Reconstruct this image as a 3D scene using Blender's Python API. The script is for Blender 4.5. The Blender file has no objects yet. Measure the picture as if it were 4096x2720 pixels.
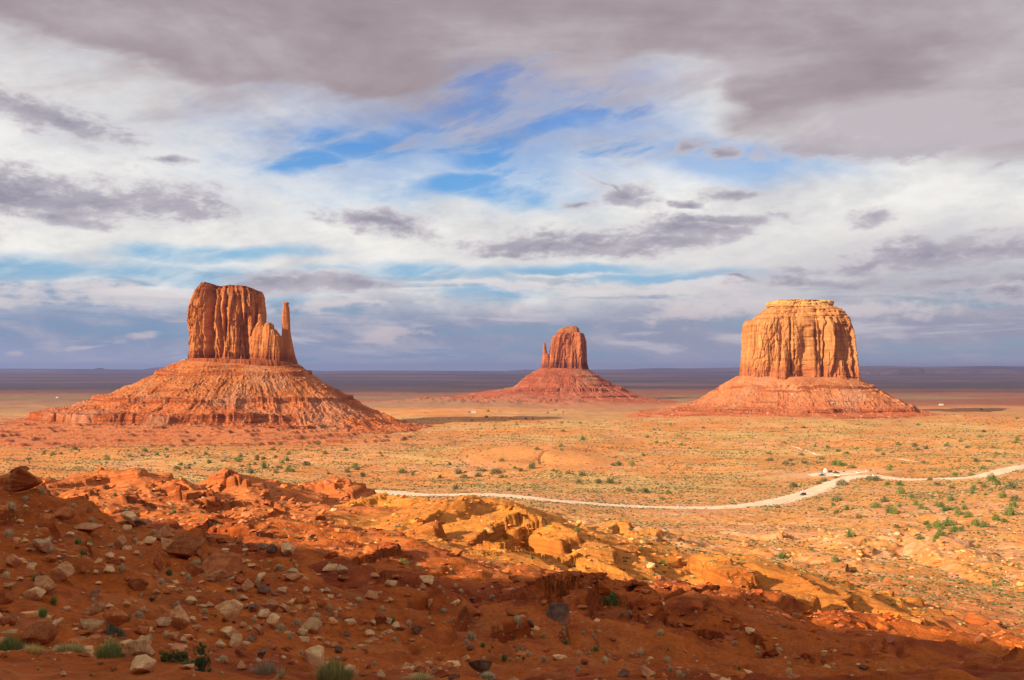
import bpy, math, random
import numpy as np
from mathutils import Vector, Matrix
random.seed(7)
RNG = np.random.default_rng(7)
S = bpy.context.scene
COL = S.collection

# ------------------------------------------------------------------ camera, light, exposure
CZ = 90.0            # height of the eye above the valley floor
F = 3982.0           # focal length in pixels of the 4096 px wide photograph
HY = 1490.0          # picture row of the horizon
cam_d = bpy.data.cameras.new('camera'); cam = bpy.data.objects.new('camera', cam_d); COL.objects.link(cam)
cam.location = (0, 0, CZ); cam.rotation_euler = (math.radians(90), 0, 0)
cam_d.sensor_width = 36; cam_d.lens = 36 * F / 4096
cam_d.shift_y = (HY - 1360) / 4096
cam_d.clip_start = 0.5; cam_d.clip_end = 200000
S.camera = cam
SUN_EL = math.radians(20); SUN_AZ = math.radians(57)     # azimuth: from straight behind the camera towards its left
SUN_DIR = Vector((-math.sin(SUN_AZ) * math.cos(SUN_EL), -math.cos(SUN_AZ) * math.cos(SUN_EL), math.sin(SUN_EL)))
sun_d = bpy.data.lights.new('sun', 'SUN'); sun = bpy.data.objects.new('sun', sun_d); COL.objects.link(sun)
sun_d.energy = 5.0; sun_d.angle = math.radians(0.5); sun_d.color = (1.0, 0.85, 0.66)
sun.rotation_euler = SUN_DIR.to_track_quat('Z', 'Y').to_euler(); sun.location = (-200, -200, 400)
S.view_settings.view_transform = 'Standard'; S.view_settings.look = 'None'
S.view_settings.gamma = 1; S.view_settings.exposure = 0.95
S.cycles.use_denoising = True
S.cycles.max_bounces = 5; S.cycles.diffuse_bounces = 3; S.cycles.volume_bounces = 0
S.cycles.transparent_max_bounces = 8
S.cycles.caustics_reflective = False; S.cycles.caustics_refractive = False

def lin(r, g, b):
    return tuple((c / 255 / 12.92 if c / 255 <= 0.04045 else ((c / 255 + 0.055) / 1.055) ** 2.4) for c in (r, g, b))

# ------------------------------------------------------------------ node helper
class NT:
    def __init__(s, tree):
        s.t = tree; s.n = tree.nodes; s.l = tree.links
        s.n.clear()
    def put(s, inp, v):
        if isinstance(v, bpy.types.NodeSocket): s.l.new(v, inp)
        elif v is not None:
            if inp.type == 'RGBA' and len(v) == 3: v = (*v, 1)
            inp.default_value = v
    def m(s, op, a, b=None, c=None, clamp=False):
        n = s.n.new('ShaderNodeMath'); n.operation = op; n.use_clamp = clamp
        for i, v in enumerate((a, b, c)): s.put(n.inputs[i], v)
        return n.outputs[0]
    def v(s, op, a, b=None, c=None, scale=None):
        n = s.n.new('ShaderNodeVectorMath'); n.operation = op
        for i, x in enumerate((a, b, c)): s.put(n.inputs[i], x)
        if scale is not None: s.put(n.inputs['Scale'], scale)
        return n.outputs['Value'] if op in ('DOT_PRODUCT', 'LENGTH') else n.outputs[0]
    def xyz(s, x, y, z):
        n = s.n.new('ShaderNodeCombineXYZ')
        for i, k in enumerate((x, y, z)): s.put(n.inputs[i], k)
        return n.outputs[0]
    def sep(s, a):
        n = s.n.new('ShaderNodeSeparateXYZ'); s.put(n.inputs[0], a); return n.outputs
    def noise(s, vec, scale=1.0, detail=4.0, rough=0.5, dist=0.0, color=False, lac=2.0):
        n = s.n.new('ShaderNodeTexNoise'); s.put(n.inputs['Vector'], vec); n.inputs['Scale'].default_value = scale
        n.inputs['Detail'].default_value = detail; n.inputs['Roughness'].default_value = rough
        n.inputs['Distortion'].default_value = dist; n.inputs['Lacunarity'].default_value = lac
        return n.outputs['Color' if color else 'Fac']
    def voro(s, vec, scale=1.0, feature='F1', out='Distance', rand=1.0):
        n = s.n.new('ShaderNodeTexVoronoi'); n.feature = feature; s.put(n.inputs['Vector'], vec); n.inputs['Scale'].default_value = scale
        n.inputs['Randomness'].default_value = rand
        return n.outputs[out]
    def mix(s, f, a, b, mode='MIX'):
        n = s.n.new('ShaderNodeMix'); n.data_type = 'RGBA'; n.blend_type = mode
        s.put(n.inputs[0], f); s.put(n.inputs[6], a); s.put(n.inputs[7], b)
        return n.outputs[2]
    def ramp(s, f, stops, interp='LINEAR'):
        n = s.n.new('ShaderNodeValToRGB'); s.put(n.inputs[0], f); e = n.color_ramp.elements; n.color_ramp.interpolation = interp
        while len(e) < len(stops): e.new(0.5)
        for k, (p, c) in enumerate(stops):
            e[k].position = p; e[k].color = (*c, 1) if len(c) == 3 else c
        return n.outputs[0]
    def ss(s, v, a, b, lo=0.0, hi=1.0):                       # smoothstep of v between a and b
        n = s.n.new('ShaderNodeMapRange'); n.interpolation_type = 'SMOOTHSTEP'
        for k, x in zip((0, 1, 2, 3, 4), (v, a, b, lo, hi)): s.put(n.inputs[k], x)
        return n.outputs[0]
    def attr(s, name, out='Color'):
        n = s.n.new('ShaderNodeAttribute'); n.attribute_name = name; return n.outputs[out]
    def geo(s, out='Position'):
        n = s.n.new('ShaderNodeNewGeometry'); return n.outputs[out]
    def obj(s):
        n = s.n.new('ShaderNodeTexCoord'); return n.outputs['Object']
    def rnd(s):
        n = s.n.new('ShaderNodeObjectInfo'); return n.outputs['Random']
    def bump(s, h, strength=0.5, dist=0.1):
        n = s.n.new('ShaderNodeBump'); s.put(n.inputs['Height'], h); n.inputs['Strength'].default_value = strength
        n.inputs['Distance'].default_value = dist; return n.outputs[0]
    def out(s, color, rough=0.9, normal=None, spec=0.2, metallic=0.0, **kw):
        b = s.n.new('ShaderNodeBsdfPrincipled'); s.put(b.inputs['Base Color'], color); s.put(b.inputs['Roughness'], rough)
        b.inputs['Specular IOR Level'].default_value = spec; b.inputs['Metallic'].default_value = metallic
        for k, x in kw.items(): s.put(b.inputs[k], x)
        if normal is not None: s.l.new(normal, b.inputs['Normal'])
        o = s.n.new('ShaderNodeOutputMaterial'); s.l.new(b.outputs[0], o.inputs[0])
def mat(name):
    m = bpy.data.materials.new(name); m.use_nodes = True
    return m, NT(m.node_tree)
# ------------------------------------------------------------------ world: Nishita sky behind procedural cloud layers
def build_sky():
    w = bpy.data.worlds.new('World'); S.world = w; w.use_nodes = True
    N = NT(w.node_tree)
    sky = N.n.new('ShaderNodeTexSky'); sky.sky_type = 'NISHITA'; sky.sun_disc = False
    sky.sun_elevation = SUN_EL; sky.sun_rotation = math.pi + SUN_AZ
    sky.air_density = 1.0; sky.dust_density = 0.6; sky.ozone_density = 1.5
    tc = N.n.new('ShaderNodeTexCoord'); d = N.v('NORMALIZE', tc.outputs['Generated'])
    x, y, z = N.sep(d)
    az = N.m('ARCTAN2', x, y); el = N.m('ARCSINE', z)
    # cloud-plane coordinates: streaks get flatter towards the horizon as they do in a real sky
    zc = N.m('ADD', N.m('MAXIMUM', z, 0.0), 0.09)
    P = N.xyz(N.m('DIVIDE', x, zc), N.m('DIVIDE', y, zc), 0.0)
    A = N.xyz(az, N.m('MULTIPLY', el, 2.2), 0.0)              # direction coordinates, flattened
    w1 = N.noise(A, 6.0, 4, 0.5, color=True)
    warp = N.v('MULTIPLY', N.v('SUBTRACT', w1, (0.5, 0.5, 0.5)), (0.16, 0.055, 0))
    V0 = N.xyz(az, el, 0.0)
    fine = N.noise(A, 34.0, 9, 0.68, dist=0.15)                # fbm for ragged edges
    mid = N.noise(A, 9.0, 8, 0.58)
    soft = N.noise(P, 1.1, 6, 0.55, dist=0.6)
    streak = N.noise(N.xyz(N.m('ADD', az, N.m('MULTIPLY', el, 0.9)), N.m('MULTIPLY_ADD', el, 2.0, N.m('MULTIPLY', az, 0.15)), 0.0), 9.0, 10, 0.58, dist=0.12)
    wisp = N.noise(N.xyz(N.m('MULTIPLY_ADD', el, -1.2, az), N.m('MULTIPLY_ADD', el, 2.6, N.m('MULTIPLY', az, -0.4)), 0.3), 11.0, 10, 0.62, dist=0.25)

    shear = {}
    def ell(items, wk=1.0):
        """largest value over soft ellipses given as picture x, y, half width, half height, tilt (wk: how far they are warped)"""
        acc = None
        for it in items:
            px, py, rx, ry = it[:4]; tilt = it[4] if len(it) > 4 else 0
            tilt = min((0, 4, 12, -5, -13, -35), key=lambda q: abs(q - tilt))
            if (tilt, wk) not in shear:
                vv = N.v('MULTIPLY_ADD', warp, (wk, wk, 0), V0)
                if tilt:
                    t_ = math.tan(math.radians(tilt)); vv = N.v('MULTIPLY_ADD', N.xyz(0.0, N.m('MULTIPLY', N.v('DOT_PRODUCT', vv, (1, 0, 0)), -t_), 0.0), (1, 1, 1), vv)
                shear[(tilt, wk)] = vv
            t_ = math.tan(math.radians(tilt)) if tilt else 0
            a = math.atan((px - 2048) / F); e = math.atan((HY - py) / F * math.cos(a)) - t_ * a
            sx_ = F / rx / math.cos(a) ** 2; sy_ = F / ry
            q = N.v('LENGTH', N.v('MULTIPLY_ADD', shear[(tilt, wk)], (sx_, sy_, 0), (-a * sx_, -e * sy_, 0)))
            acc = q if acc is None else N.m('MINIMUM', acc, q)
        return N.m('SUBTRACT', 1.0, acc)

    E0 = 1 / 0.1                                               # colours below are radiances before the 0.1 strength
    def c(r, g, b, k=0.52):                                    # a picture colour as radiance (k undoes the exposure)
        L = lin(r, g, b); return tuple(q * k * E0 for q in L)
    # --- clear sky: the Nishita sky, deeper towards blue
    clear = N.mix(1.0, sky.outputs[0], (0.55, 0.93, 1.55, 1), 'MULTIPLY')
    clear = N.mix(0.88, clear, N.ramp(N.m('MULTIPLY', el, 2.0), [(0.0, c(150, 165, 190)), (0.16, c(125, 172, 200)), (0.27, c(122, 182, 212)), (0.36, c(86, 158, 214)), (0.48, c(50, 134, 208)), (0.60, c(66, 126, 205)), (0.75, c(88, 128, 200))]))
    # --- white veil, broken by blue holes
    holes = ell([(1640, 520, 620, 110, 3), (2200, 390, 460, 150, -5), (1900, 330, 420, 90, 0), (2000, 620, 400, 150, -13),
                 (2850, 640, 240, 22, 0), (1500, 560, 380, 90, 5), (1850, 780, 360, 70, 0), (1250, 640, 260, 60, 8), (1950, 470, 560, 190, 0), (1800, 330, 360, 60, 0), (2400, 560, 220, 60, 0)], 1.3)
    teal = ell([(60, 1085, 420, 45, 0), (900, 1030, 420, 38, 3), (600, 1110, 700, 50, 0), (2250, 1080, 420, 34, 0), (1750, 1090, 500, 45, 0), (2700, 1115, 500, 32, 0), (2000, 1180, 300, 40, 0), (1300, 1110, 300, 40, 0), (-300, 1100, 300, 60, 0), (1150, 1200, 120, 70, 0)], 0.7)
    hv = N.m('ADD', N.m('MULTIPLY', holes, 1.0), N.m('MULTIPLY', N.m('SUBTRACT', N.m('MULTIPLY_ADD', streak, 0.55, N.m('MULTIPLY', mid, 0.45)), 0.5), 2.4))
    broad = ell([(1850, 560, 1150, 330, 0), (2150, 380, 700, 240, -5), (2900, 620, 600, 120, -5)], 0.7)
    bm = N.m('MULTIPLY', N.ss(N.m('ADD', broad, N.m('MULTIPLY', N.m('SUBTRACT', N.m('MULTIPLY_ADD', streak, 0.6, N.m('MULTIPLY', wisp, 0.4)), 0.5), 2.0)), -0.2, 0.8), 0.66)
    hmask = N.m('MULTIPLY', N.ss(hv, -0.50, 0.70, 0.0, 0.92), N.ss(wisp, 0.68, 0.40, 0.30, 1.0))
    hmask = N.m('MAXIMUM', hmask, bm)
    tv = N.m('ADD', N.m('MULTIPLY', teal, 1.0), N.m('MULTIPLY', N.m('SUBTRACT', streak, 0.5), 2.0))
    tmask = N.m('MULTIPLY', N.ss(tv, -0.35, 0.75), N.ss(wisp, 0.70, 0.45, 0.45, 1.0))
    vn = N.m('ADD', N.m('ADD', N.m('MULTIPLY', mid, 0.5), N.m('MULTIPLY', wisp, 0.3)), N.m('MULTIPLY', fine, 0.2))
    veil = N.ramp(vn, [(0.34, c(196, 196, 204)), (0.44, c(224, 225, 228)), (0.54, c(246, 245, 243)), (0.66, c(255, 255, 255))])
    warm = N.ss(el, 0.30, 0.10)
    veil = N.mix(N.m('MULTIPLY', warm, 0.45), veil, N.mix(N.ss(vn, 0.38, 0.6), c(222, 218, 212), c(250, 244, 232)))
    col = N.mix(N.m('MAXIMUM', hmask, N.m('MULTIPLY', tmask, 0.9)), veil, clear)
    # --- grey wash low on the right
    rw = N.m('MULTIPLY', N.ss(N.m('ADD', az, N.m('MULTIPLY', N.m('SUBTRACT', mid, 0.5), 0.8)), 0.02, 0.42), N.ss(el, 0.17, 0.08))
    col = N.mix(N.m('MULTIPLY', rw, 0.85), col, c(196, 192, 198))
    # --- horizon bank: blue grey, with brighter streaks
    bank = N.ss(N.m('ADD', el, N.m('MULTIPLY', N.m('SUBTRACT', mid, 0.5), 0.05)), 0.088, 0.045)
    bankc = N.mix(N.ss(az, -0.35, 0.45), c(140, 155, 184), c(160, 160, 178))
    bankc = N.mix(N.ss(N.m('ADD', streak, N.m('MULTIPLY', fine, 0.4)), 0.62, 0.95), bankc, c(190, 186, 196))
    bankc = N.mix(N.ss(el, 0.035, 0.0), bankc, N.mix(N.ss(az, -0.35, 0.45), c(176, 182, 204), c(182, 178, 196)))
    col = N.mix(bank, col, bankc)
    strat = N.noise(N.xyz(az, N.m('MULTIPLY', el, 7.0), 1.7), 6.0, 9, 0.6, dist=0.3)
    low = N.m('MULTIPLY', N.ss(el, 0.115, 0.075), N.ss(el, 0.0, 0.02))
    col = N.mix(N.m('MULTIPLY', low, N.ss(strat, 0.50, 0.40, 0.0, 0.75)), col, N.mix(N.ss(az, -0.3, 0.4), c(128, 158, 188), c(150, 168, 186)))
    col = N.mix(N.m('MULTIPLY', low, N.ss(strat, 0.53, 0.66, 0.0, 0.8)), col, c(206, 200, 208))
    # --- scattered grey clouds
    grey = ell([(200, 460, 420, 70, -4), (380, 790, 720, 110, -2), (60, 750, 520, 110, 0), (350, 880, 360, 48, -3), (650, 620, 130, 20, -8),
                (1500, 885, 235, 50, -10), (2250, 985, 560, 48, -2), (2350, 960, 330, 60, 0), (2750, 910, 340, 72, 4), (2870, 865, 370, 34, 0), (2600, 960, 300, 50, 0), (2050, 1003, 260, 26, 0),
                (2480, 765, 165, 52, -16), (2420, 735, 90, 26, -35), (2290, 800, 85, 26, 3), (3010, 745, 165, 34, 8), (3510, 845, 125, 36, -4), (2780, 800, 70, 14, 8),
                (3980, 690, 130, 22, 14), (3300, 590, 380, 46, -5), (3650, 590, 420, 60, 0), (2750, 560, 130, 30, 12), (2930, 570, 120, 26, -4),
                (3900, 1010, 620, 85, 8), (3500, 1060, 480, 40, 3), (3800, 1140, 500, 34, 0), (3250, 1130, 420, 36, 0), (2900, 1128, 120, 12, 0),
                (1180, 1140, 260, 36, 0), (1350, 1150, 330, 44, -2), (-350, 900, 420, 120, 0), (4500, 900, 400, 120, 0), (4050, 1180, 260, 22, 0)])
    rag = N.m('SUBTRACT', N.m('ADD', N.m('MULTIPLY', fine, 0.62), N.m('MULTIPLY', mid, 0.38)), 0.5)
    gv = N.m('ADD', grey, N.m('MULTIPLY', rag, 4.2))
    gm = N.ss(gv, -0.22, 0.62)
    gcol = N.mix(N.ss(gv, 0.0, 1.2), c(206, 200, 206), c(143, 139, 157))
    gcol = N.mix(N.m('MULTIPLY', N.ss(N.m('ADD', N.m('MULTIPLY', wisp, 0.5), N.m('MULTIPLY', fine, 0.5)), 0.46, 0.64), 0.55), gcol, c(205, 198, 204))
    # the lit rims: clouds low in the sky have bright tops
    up = ell([(1250, 1118, 150, 22, 0), (2250, 1100, 190, 14, 0), (1900, 1150, 250, 24, 0), (2200, 1160, 420, 34, 0), (2700, 1150, 330, 22, 0), (1400, 1230, 330, 22, 0), (2820, 1250, 260, 48, 0), (150, 1165, 420, 34, 0), (560, 1185, 330, 30, 0), (300, 1185, 500, 30, 0),
              (3400, 1230, 340, 40, 0), (2950, 1245, 250, 44, 0), (2500, 1175, 380, 30, 0), (650, 1350, 70, 20, 0), (100, 1370, 60, 14, 0), (2080, 1235, 30, 16, 0), (1600, 1345, 130, 20, 0), (430, 1370, 120, 12, 0), (3650, 1000, 260, 30, 0)])
    uv = N.m('ADD', up, N.m('MULTIPLY', rag, 4.6))
    um = N.ss(uv, -0.15, 0.75)
    col = N.mix(N.m('MULTIPLY', um, 0.8), col, N.mix(N.ss(el, 0.03, 0.12), c(208, 196, 200), c(240, 234, 232)))
    col = N.mix(N.m('MULTIPLY', gm, 0.93), col, gcol)
    # --- the dark deck overhead
    deck_edge = ell([(1500, -900, 3300, 1210, 0), (700, 60, 1100, 230, -3), (1300, 120, 700, 220, -14), (3700, 100, 1000, 480, -5), (2300, 60, 1400, 215, 2), (4200, 300, 900, 360, 0), (3300, 250, 420, 180, 0)], 1.5)
    high = N.m('MULTIPLY', N.m('SUBTRACT', el, 0.35), 6.0)     # everywhere high overhead too
    dv = N.m('ADD', N.m('MAXIMUM', N.m('MULTIPLY', deck_edge, 1.4), high), N.m('MULTIPLY', N.m('SUBTRACT', N.m('ADD', N.m('MULTIPLY', mid, 0.55), N.m('MULTIPLY', wisp, 0.45)), 0.5), 1.5))
    dm = N.m('MULTIPLY', N.ss(dv, -0.22, 0.42), N.ss(y, -0.45, 0.15))   # the deck breaks up towards the sun side, behind the viewpoint
    dcol = N.ramp(N.m('ADD', N.m('ADD', N.m('MULTIPLY', soft, 0.7), N.m('MULTIPLY', mid, 0.3)), N.m('MULTIPLY', az, 0.08)), [(0.34, c(146, 131, 136)), (0.48, c(168, 155, 160)), (0.62, c(196, 187, 192))])
    col = N.mix(dm, col, dcol)
    # --- below the horizon
    col = N.mix(N.ss(el, 0.0, -0.03), col, c(150, 110, 95))
    bg = N.n.new('ShaderNodeBackground'); N.l.new(col, bg.inputs[0]); bg.inputs[1].default_value = 0.1
    o = N.n.new('ShaderNodeOutputWorld'); N.l.new(bg.outputs[0], o.inputs[0])
    w.cycles.sampling_method = 'MANUAL'; w.cycles.sample_map_resolution = 512
build_sky()
# ------------------------------------------------------------------ numpy noise
def _h(ix, iy, seed):
    h = (ix.astype(np.int64) * 374761393 + iy.astype(np.int64) * 668265263 + seed * 2147483647) & 0xFFFFFFFF
    h = ((h ^ (h >> 13)) * 1274126177) & 0xFFFFFFFF
    h = ((h ^ (h >> 16)) * 2246822519) & 0xFFFFFFFF
    return (h ^ (h >> 15)) & 0xFFFF
_GA = np.arange(65536) * (2 * math.pi / 65536)
_GX = np.cos(_GA).astype(np.float32); _GY = np.sin(_GA).astype(np.float32)
def perlin(x, y, seed=0):
    xi = np.floor(x); yi = np.floor(y); fx = (x - xi).astype(np.float32); fy = (y - yi).astype(np.float32)
    xi = xi.astype(np.int64); yi = yi.astype(np.int64)
    u = fx * fx * fx * (fx * (fx * 6 - 15) + 10); v = fy * fy * fy * (fy * (fy * 6 - 15) + 10)
    def g(dx, dy):
        k = _h(xi + dx, yi + dy, seed); return _GX[k] * (fx - dx) + _GY[k] * (fy - dy)
    a = g(0, 0); a = a + u * (g(1, 0) - a); b = g(0, 1); b = b + u * (g(1, 1) - b)
    return (a + v * (b - a)) * 1.5
def fbm(x, y, w, octs, seed=0, gain=0.5, spacing=None, lac=2.03):
    """sum of octaves, the first of wavelength w; octaves finer than the mesh spacing fade out"""
    s = np.zeros(np.shape(x), np.float32); a = 1.0
    for k in range(octs):
        f = 1.0
        if spacing is not None: f = np.clip(w / (2.5 * spacing) - 0.6, 0, 1)
        s += a * f * perlin(x / w + 17.3 * k, y / w - 9.1 * k, seed + k); a *= gain; w /= lac
    return s
def ridged(x, y, w, octs, seed=0, gain=0.5, spacing=None):
    s = np.zeros(np.shape(x), np.float32); a = 1.0
    for k in range(octs):
        f = 1.0
        if spacing is not None: f = np.clip(w / (2.5 * spacing) - 0.6, 0, 1)
        s += a * f * (1 - 2 * np.abs(perlin(x / w + 5.7 * k, y / w + 3.3 * k, seed + k))); a *= gain; w /= 2.03
    return s
def sstep(a, b, x):
    t = np.clip((x - a) / (b - a), 0, 1); return t * t * (3 - 2 * t)
def mesh_np(name, verts, faces, smooth=True, colors=None, cname='tint', material=None, mats=None, fmat=None):
    me = bpy.data.meshes.new(name); verts = np.asarray(verts, np.float32); faces = np.asarray(faces, np.int32)
    n = faces.shape[1]; me.vertices.add(len(verts)); me.vertices.foreach_set('co', verts.ravel())
    me.loops.add(faces.size); me.loops.foreach_set('vertex_index', faces.ravel())
    me.polygons.add(len(faces)); me.polygons.foreach_set('loop_start', np.arange(0, faces.size, n, dtype=np.int32))
    me.polygons.foreach_set('use_smooth', np.full(len(faces), smooth, bool))
    if material: me.materials.append(material)
    if mats:
        for q in mats: me.materials.append(q)
        me.polygons.foreach_set('material_index', np.asarray(fmat, np.int32))
    if colors is not None:
        ca = me.color_attributes.new(cname, 'FLOAT_COLOR', 'POINT'); c4 = np.ones((len(verts), 4), np.float32); c4[:, :colors.shape[1]] = colors
        ca.data.foreach_set('color', c4.ravel())
    me.update(calc_edges=True); return me
def grid_faces(nr, nc, wrap=False):
    i = np.arange(nr - 1)[:, None]; j = np.arange(nc if wrap else nc - 1)[None, :]; j2 = (j + 1) % nc
    return np.stack([i * nc + j, i * nc + j2, (i + 1) * nc + j2, (i + 1) * nc + j], -1).reshape(-1, 4)
def link(name, me, parent=None, loc=None, label=None, cat=None, group=None, kind=None):
    o = bpy.data.objects.new(name, me); COL.objects.link(o)
    if parent is not None: o.parent = parent
    if loc is not None: o.location = loc
    if label: o['label'] = label
    if cat: o['category'] = cat
    if group: o['group'] = group
    if kind: o['kind'] = kind
    return o
# ------------------------------------------------------------------ the ground
# bare slope profiles along eleven bearings: (distance ahead, picture row of the ground there)
PROF = {
 -400: [(10,2760),(20,2450),(40,2150),(70,1950),(90,1895),(120,2000),(200,2110),(300,2030),(500,1980),(700,1930),(1000,1840),(1300,1766)],
 0: [(13,2740),(22,2500),(38,2300),(60,2110),(85,1965),(97,1930),(115,2010),(160,2070),(200,2010),(300,1945),(400,1950),(600,1985),(900,1888),(1300,1766)],
 500: [(14,2740),(25,2520),(45,2330),(70,2180),(95,2080),(115,2050),(150,2080),(200,2035),(260,1985),(320,1935),(400,1970),(600,2010),(900,1888),(1300,1766)],
 1000: [(18,2730),(32,2540),(55,2380),(80,2280),(110,2200),(150,2130),(200,2080),(260,2030),(330,1980),(400,1990),(600,2020),(900,1890),(1300,1766)],
 1500: [(26,2730),(45,2560),(75,2420),(110,2300),(150,2200),(200,2140),(260,2090),(330,2040),(400,2045),(560,2040),(760,1962),(1000,1850),(1300,1766)],
 2048: [(38,2740),(60,2600),(85,2480),(115,2370),(150,2280),(200,2210),(260,2150),(330,2110),(420,2070),(540,2035),(660,1990),(800,1937),(1000,1848),(1300,1766)],
 2600: [(55,2740),(80,2600),(110,2490),(150,2400),(200,2330),(260,2260),(330,2190),(420,2130),(520,2075),(640,2022),(800,1930),(1000,1848),(1300,1766)],
 3100: [(75,2740),(105,2610),(140,2500),(190,2410),(250,2320),(320,2240),(410,2160),(520,2080),(640,2008),(760,1950),(900,1885),(1000,1843),(1300,1762)],
 3600: [(90,2740),(120,2640),(160,2540),(210,2440),(270,2340),(340,2240),(420,2150),(500,2070),(600,2000),(720,1940),(850,1880),(1000,1825),(1300,1756)],
 4096: [(100,2740),(130,2670),(170,2570),(220,2470),(280,2360),(350,2240),(430,2130),(510,2040),(620,1960),(760,1890),(900,1840),(1200,1760),(1600,1700)],
 4500: [(110,2740),(140,2650),(180,2550),(230,2450),(290,2340),(360,2220),(440,2110),(520,2020),(630,1945),(770,1880),(900,1835),(1200,1758),(1600,1700)],
}
LG = np.linspace(math.log(3), math.log(3000), 400)
PU = np.array([(k - 2048) / F for k in sorted(PROF)])
PT = []
for k in sorted(PROF):
    Y = [a for a, b in PROF[k]]; Z = [CZ - a * (b - HY) / F for a, b in PROF[k]]
    y0 = [3.0, 7.0] + [7 + (Y[0] - 7) * q for q in (0.1, 0.22, 0.35, 0.5, 0.65, 0.8)]
    z0 = [CZ - 1.75, CZ - 2.5] + [CZ - 2.5 + (Z[0] - CZ + 2.5) * q for q in (0.1, 0.22, 0.35, 0.5, 0.65, 0.8)]
    Z = z0 + Z + [0.0, 0.0]; Y = y0 + Y + [2400, 3000]
    PT.append(np.interp(LG, np.log(Y), Z))
PT = np.array(PT)
ker = np.exp(-0.5 * (np.arange(-9, 10) / 3.5) ** 2); ker /= ker.sum()
PT = np.array([np.convolve(np.pad(r, 9, mode='edge'), ker, 'valid') for r in PT])
PT = PT.astype(np.float32)
def uY(X, Y):
    r = np.hypot(X, Y); th = np.arctan2(X, Y); tc = np.clip(th, -0.56, 0.56)
    return np.tan(tc), np.maximum(r * np.cos(tc), 3.0)
def base_h(X, Y):
    u, D = uY(X, Y)
    fj = np.clip((np.log(D) - LG[0]) / (LG[1] - LG[0]), 0, len(LG) - 1.001); j = fj.astype(int); fj = fj - j
    i = np.clip(np.searchsorted(PU, u) - 1, 0, len(PU) - 2); t = np.clip((u - PU[i]) / (PU[i + 1] - PU[i]), 0, 1); t = t * t * (3 - 2 * t)
    a = PT[i, j] * (1 - fj) + PT[i, j + 1] * fj; b = PT[i + 1, j] * (1 - fj) + PT[i + 1, j + 1] * fj
    return a * (1 - t) + b * t
def W(px, py, Y):                                              # picture point at distance Y -> world
    return (Y * (px - 2048) / F, Y, CZ - Y * (py - HY) / F)
def seg_dist(X, Y, pts):
    """distance to a crest line, its interpolated height and the side (+ right of the line's direction)"""
    best = np.full(X.shape, 1e9, np.float32); hz = np.zeros_like(best); side = np.zeros_like(best); tt = np.zeros_like(best)
    n = len(pts) - 1
    for k in range(n):
        ax, ay, azz = pts[k]; bx, by, bz = pts[k + 1]; dx, dy = bx - ax, by - ay; L2 = dx * dx + dy * dy
        t = np.clip(((X - ax) * dx + (Y - ay) * dy) / L2, 0, 1); qx, qy = X - ax - t * dx, Y - ay - t * dy
        dd = np.hypot(qx, qy); m = dd < best
        best = np.where(m, dd, best); hz = np.where(m, azz + t * (bz - azz), hz); side = np.where(m, qx * dy - qy * dx, side); tt = np.where(m, (k + t) / n, tt)
    return best, hz, side, tt
# crest lines: picture points with their distances, fall on the left/near side, fall on the right/far side, width of the flat top
RIDGES = [
 ([(1560,2140,225),(1650,2090,245),(1760,2040,275),(1880,1995,300),(1990,2008,300),(2070,2045,295)], .30, .75, 3),
 ([(1660,2170,200),(1800,2115,215),(1960,2085,228),(2080,2068,235),(2190,2098,230),(2270,2180,215),(2370,2255,200),(2520,2330,180)], .34, .85, 3),
 ([(2760,2265,215),(2830,2235,215),(2950,2290,200),(3040,2350,188),(3100,2405,178),(3200,2480,165),(3350,2560,150)], .30, .75, 5),
 ([(120,1915,300),(250,1900,320),(400,1893,332),(480,1886,335),(560,1912,320),(730,1925,300),(830,1960,285)], .35, .5, 2),
 ([(760,1935,345),(860,1905,350),(911,1888,350),(1000,1940,315),(1100,1990,285),(1200,2040,260),(1330,2090,235)], .35, .65, 1),
 ([(1160,1945,400),(1250,1918,405),(1320,1916,405),(1390,1955,390)], .45, .7, 3),
 ([(1260,2070,300),(1400,2010,335),(1500,1985,345),(1590,1995,340),(1680,2035,320)], .35, .7, 2),
 ([(200,2010,215),(450,1990,230),(700,1985,240),(900,2000,240),(1080,2040,225)], .30, .6, 2),
 ([(500,2060,170),(800,2080,165),(1050,2140,150),(1250,2200,138)], .25, .5, 2),
 ([(3420,2190,350),(3520,2140,385),(3640,2110,400),(3780,2190,350),(3950,2280,300),(4150,2330,280)], .28, .5, 6),
 ([(2180,2430,98),(2330,2395,108),(2450,2375,115),(2620,2410,112)], .22, .5, 2),
 ([(2380,2110,345),(2470,2090,355),(2560,2130,335)], .3, .7, 2),
 ([(2960,2080,500),(3080,2105,470),(3180,2150,430),(3250,2190,400)], .18, .45, 4),
 ([(3000,2190,350),(3200,2210,335),(3330,2240,315),(3380,2280,300)], .15, .5, 5),
 ([(1900,1860,950),(2100,1812,1050),(2200,1800,1080),(2300,1840,1000)], .10, .16, 20),
 ([(2500,1890,900),(2700,1860,960),(2850,1880,930)], .08, .12, 20),
]
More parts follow.
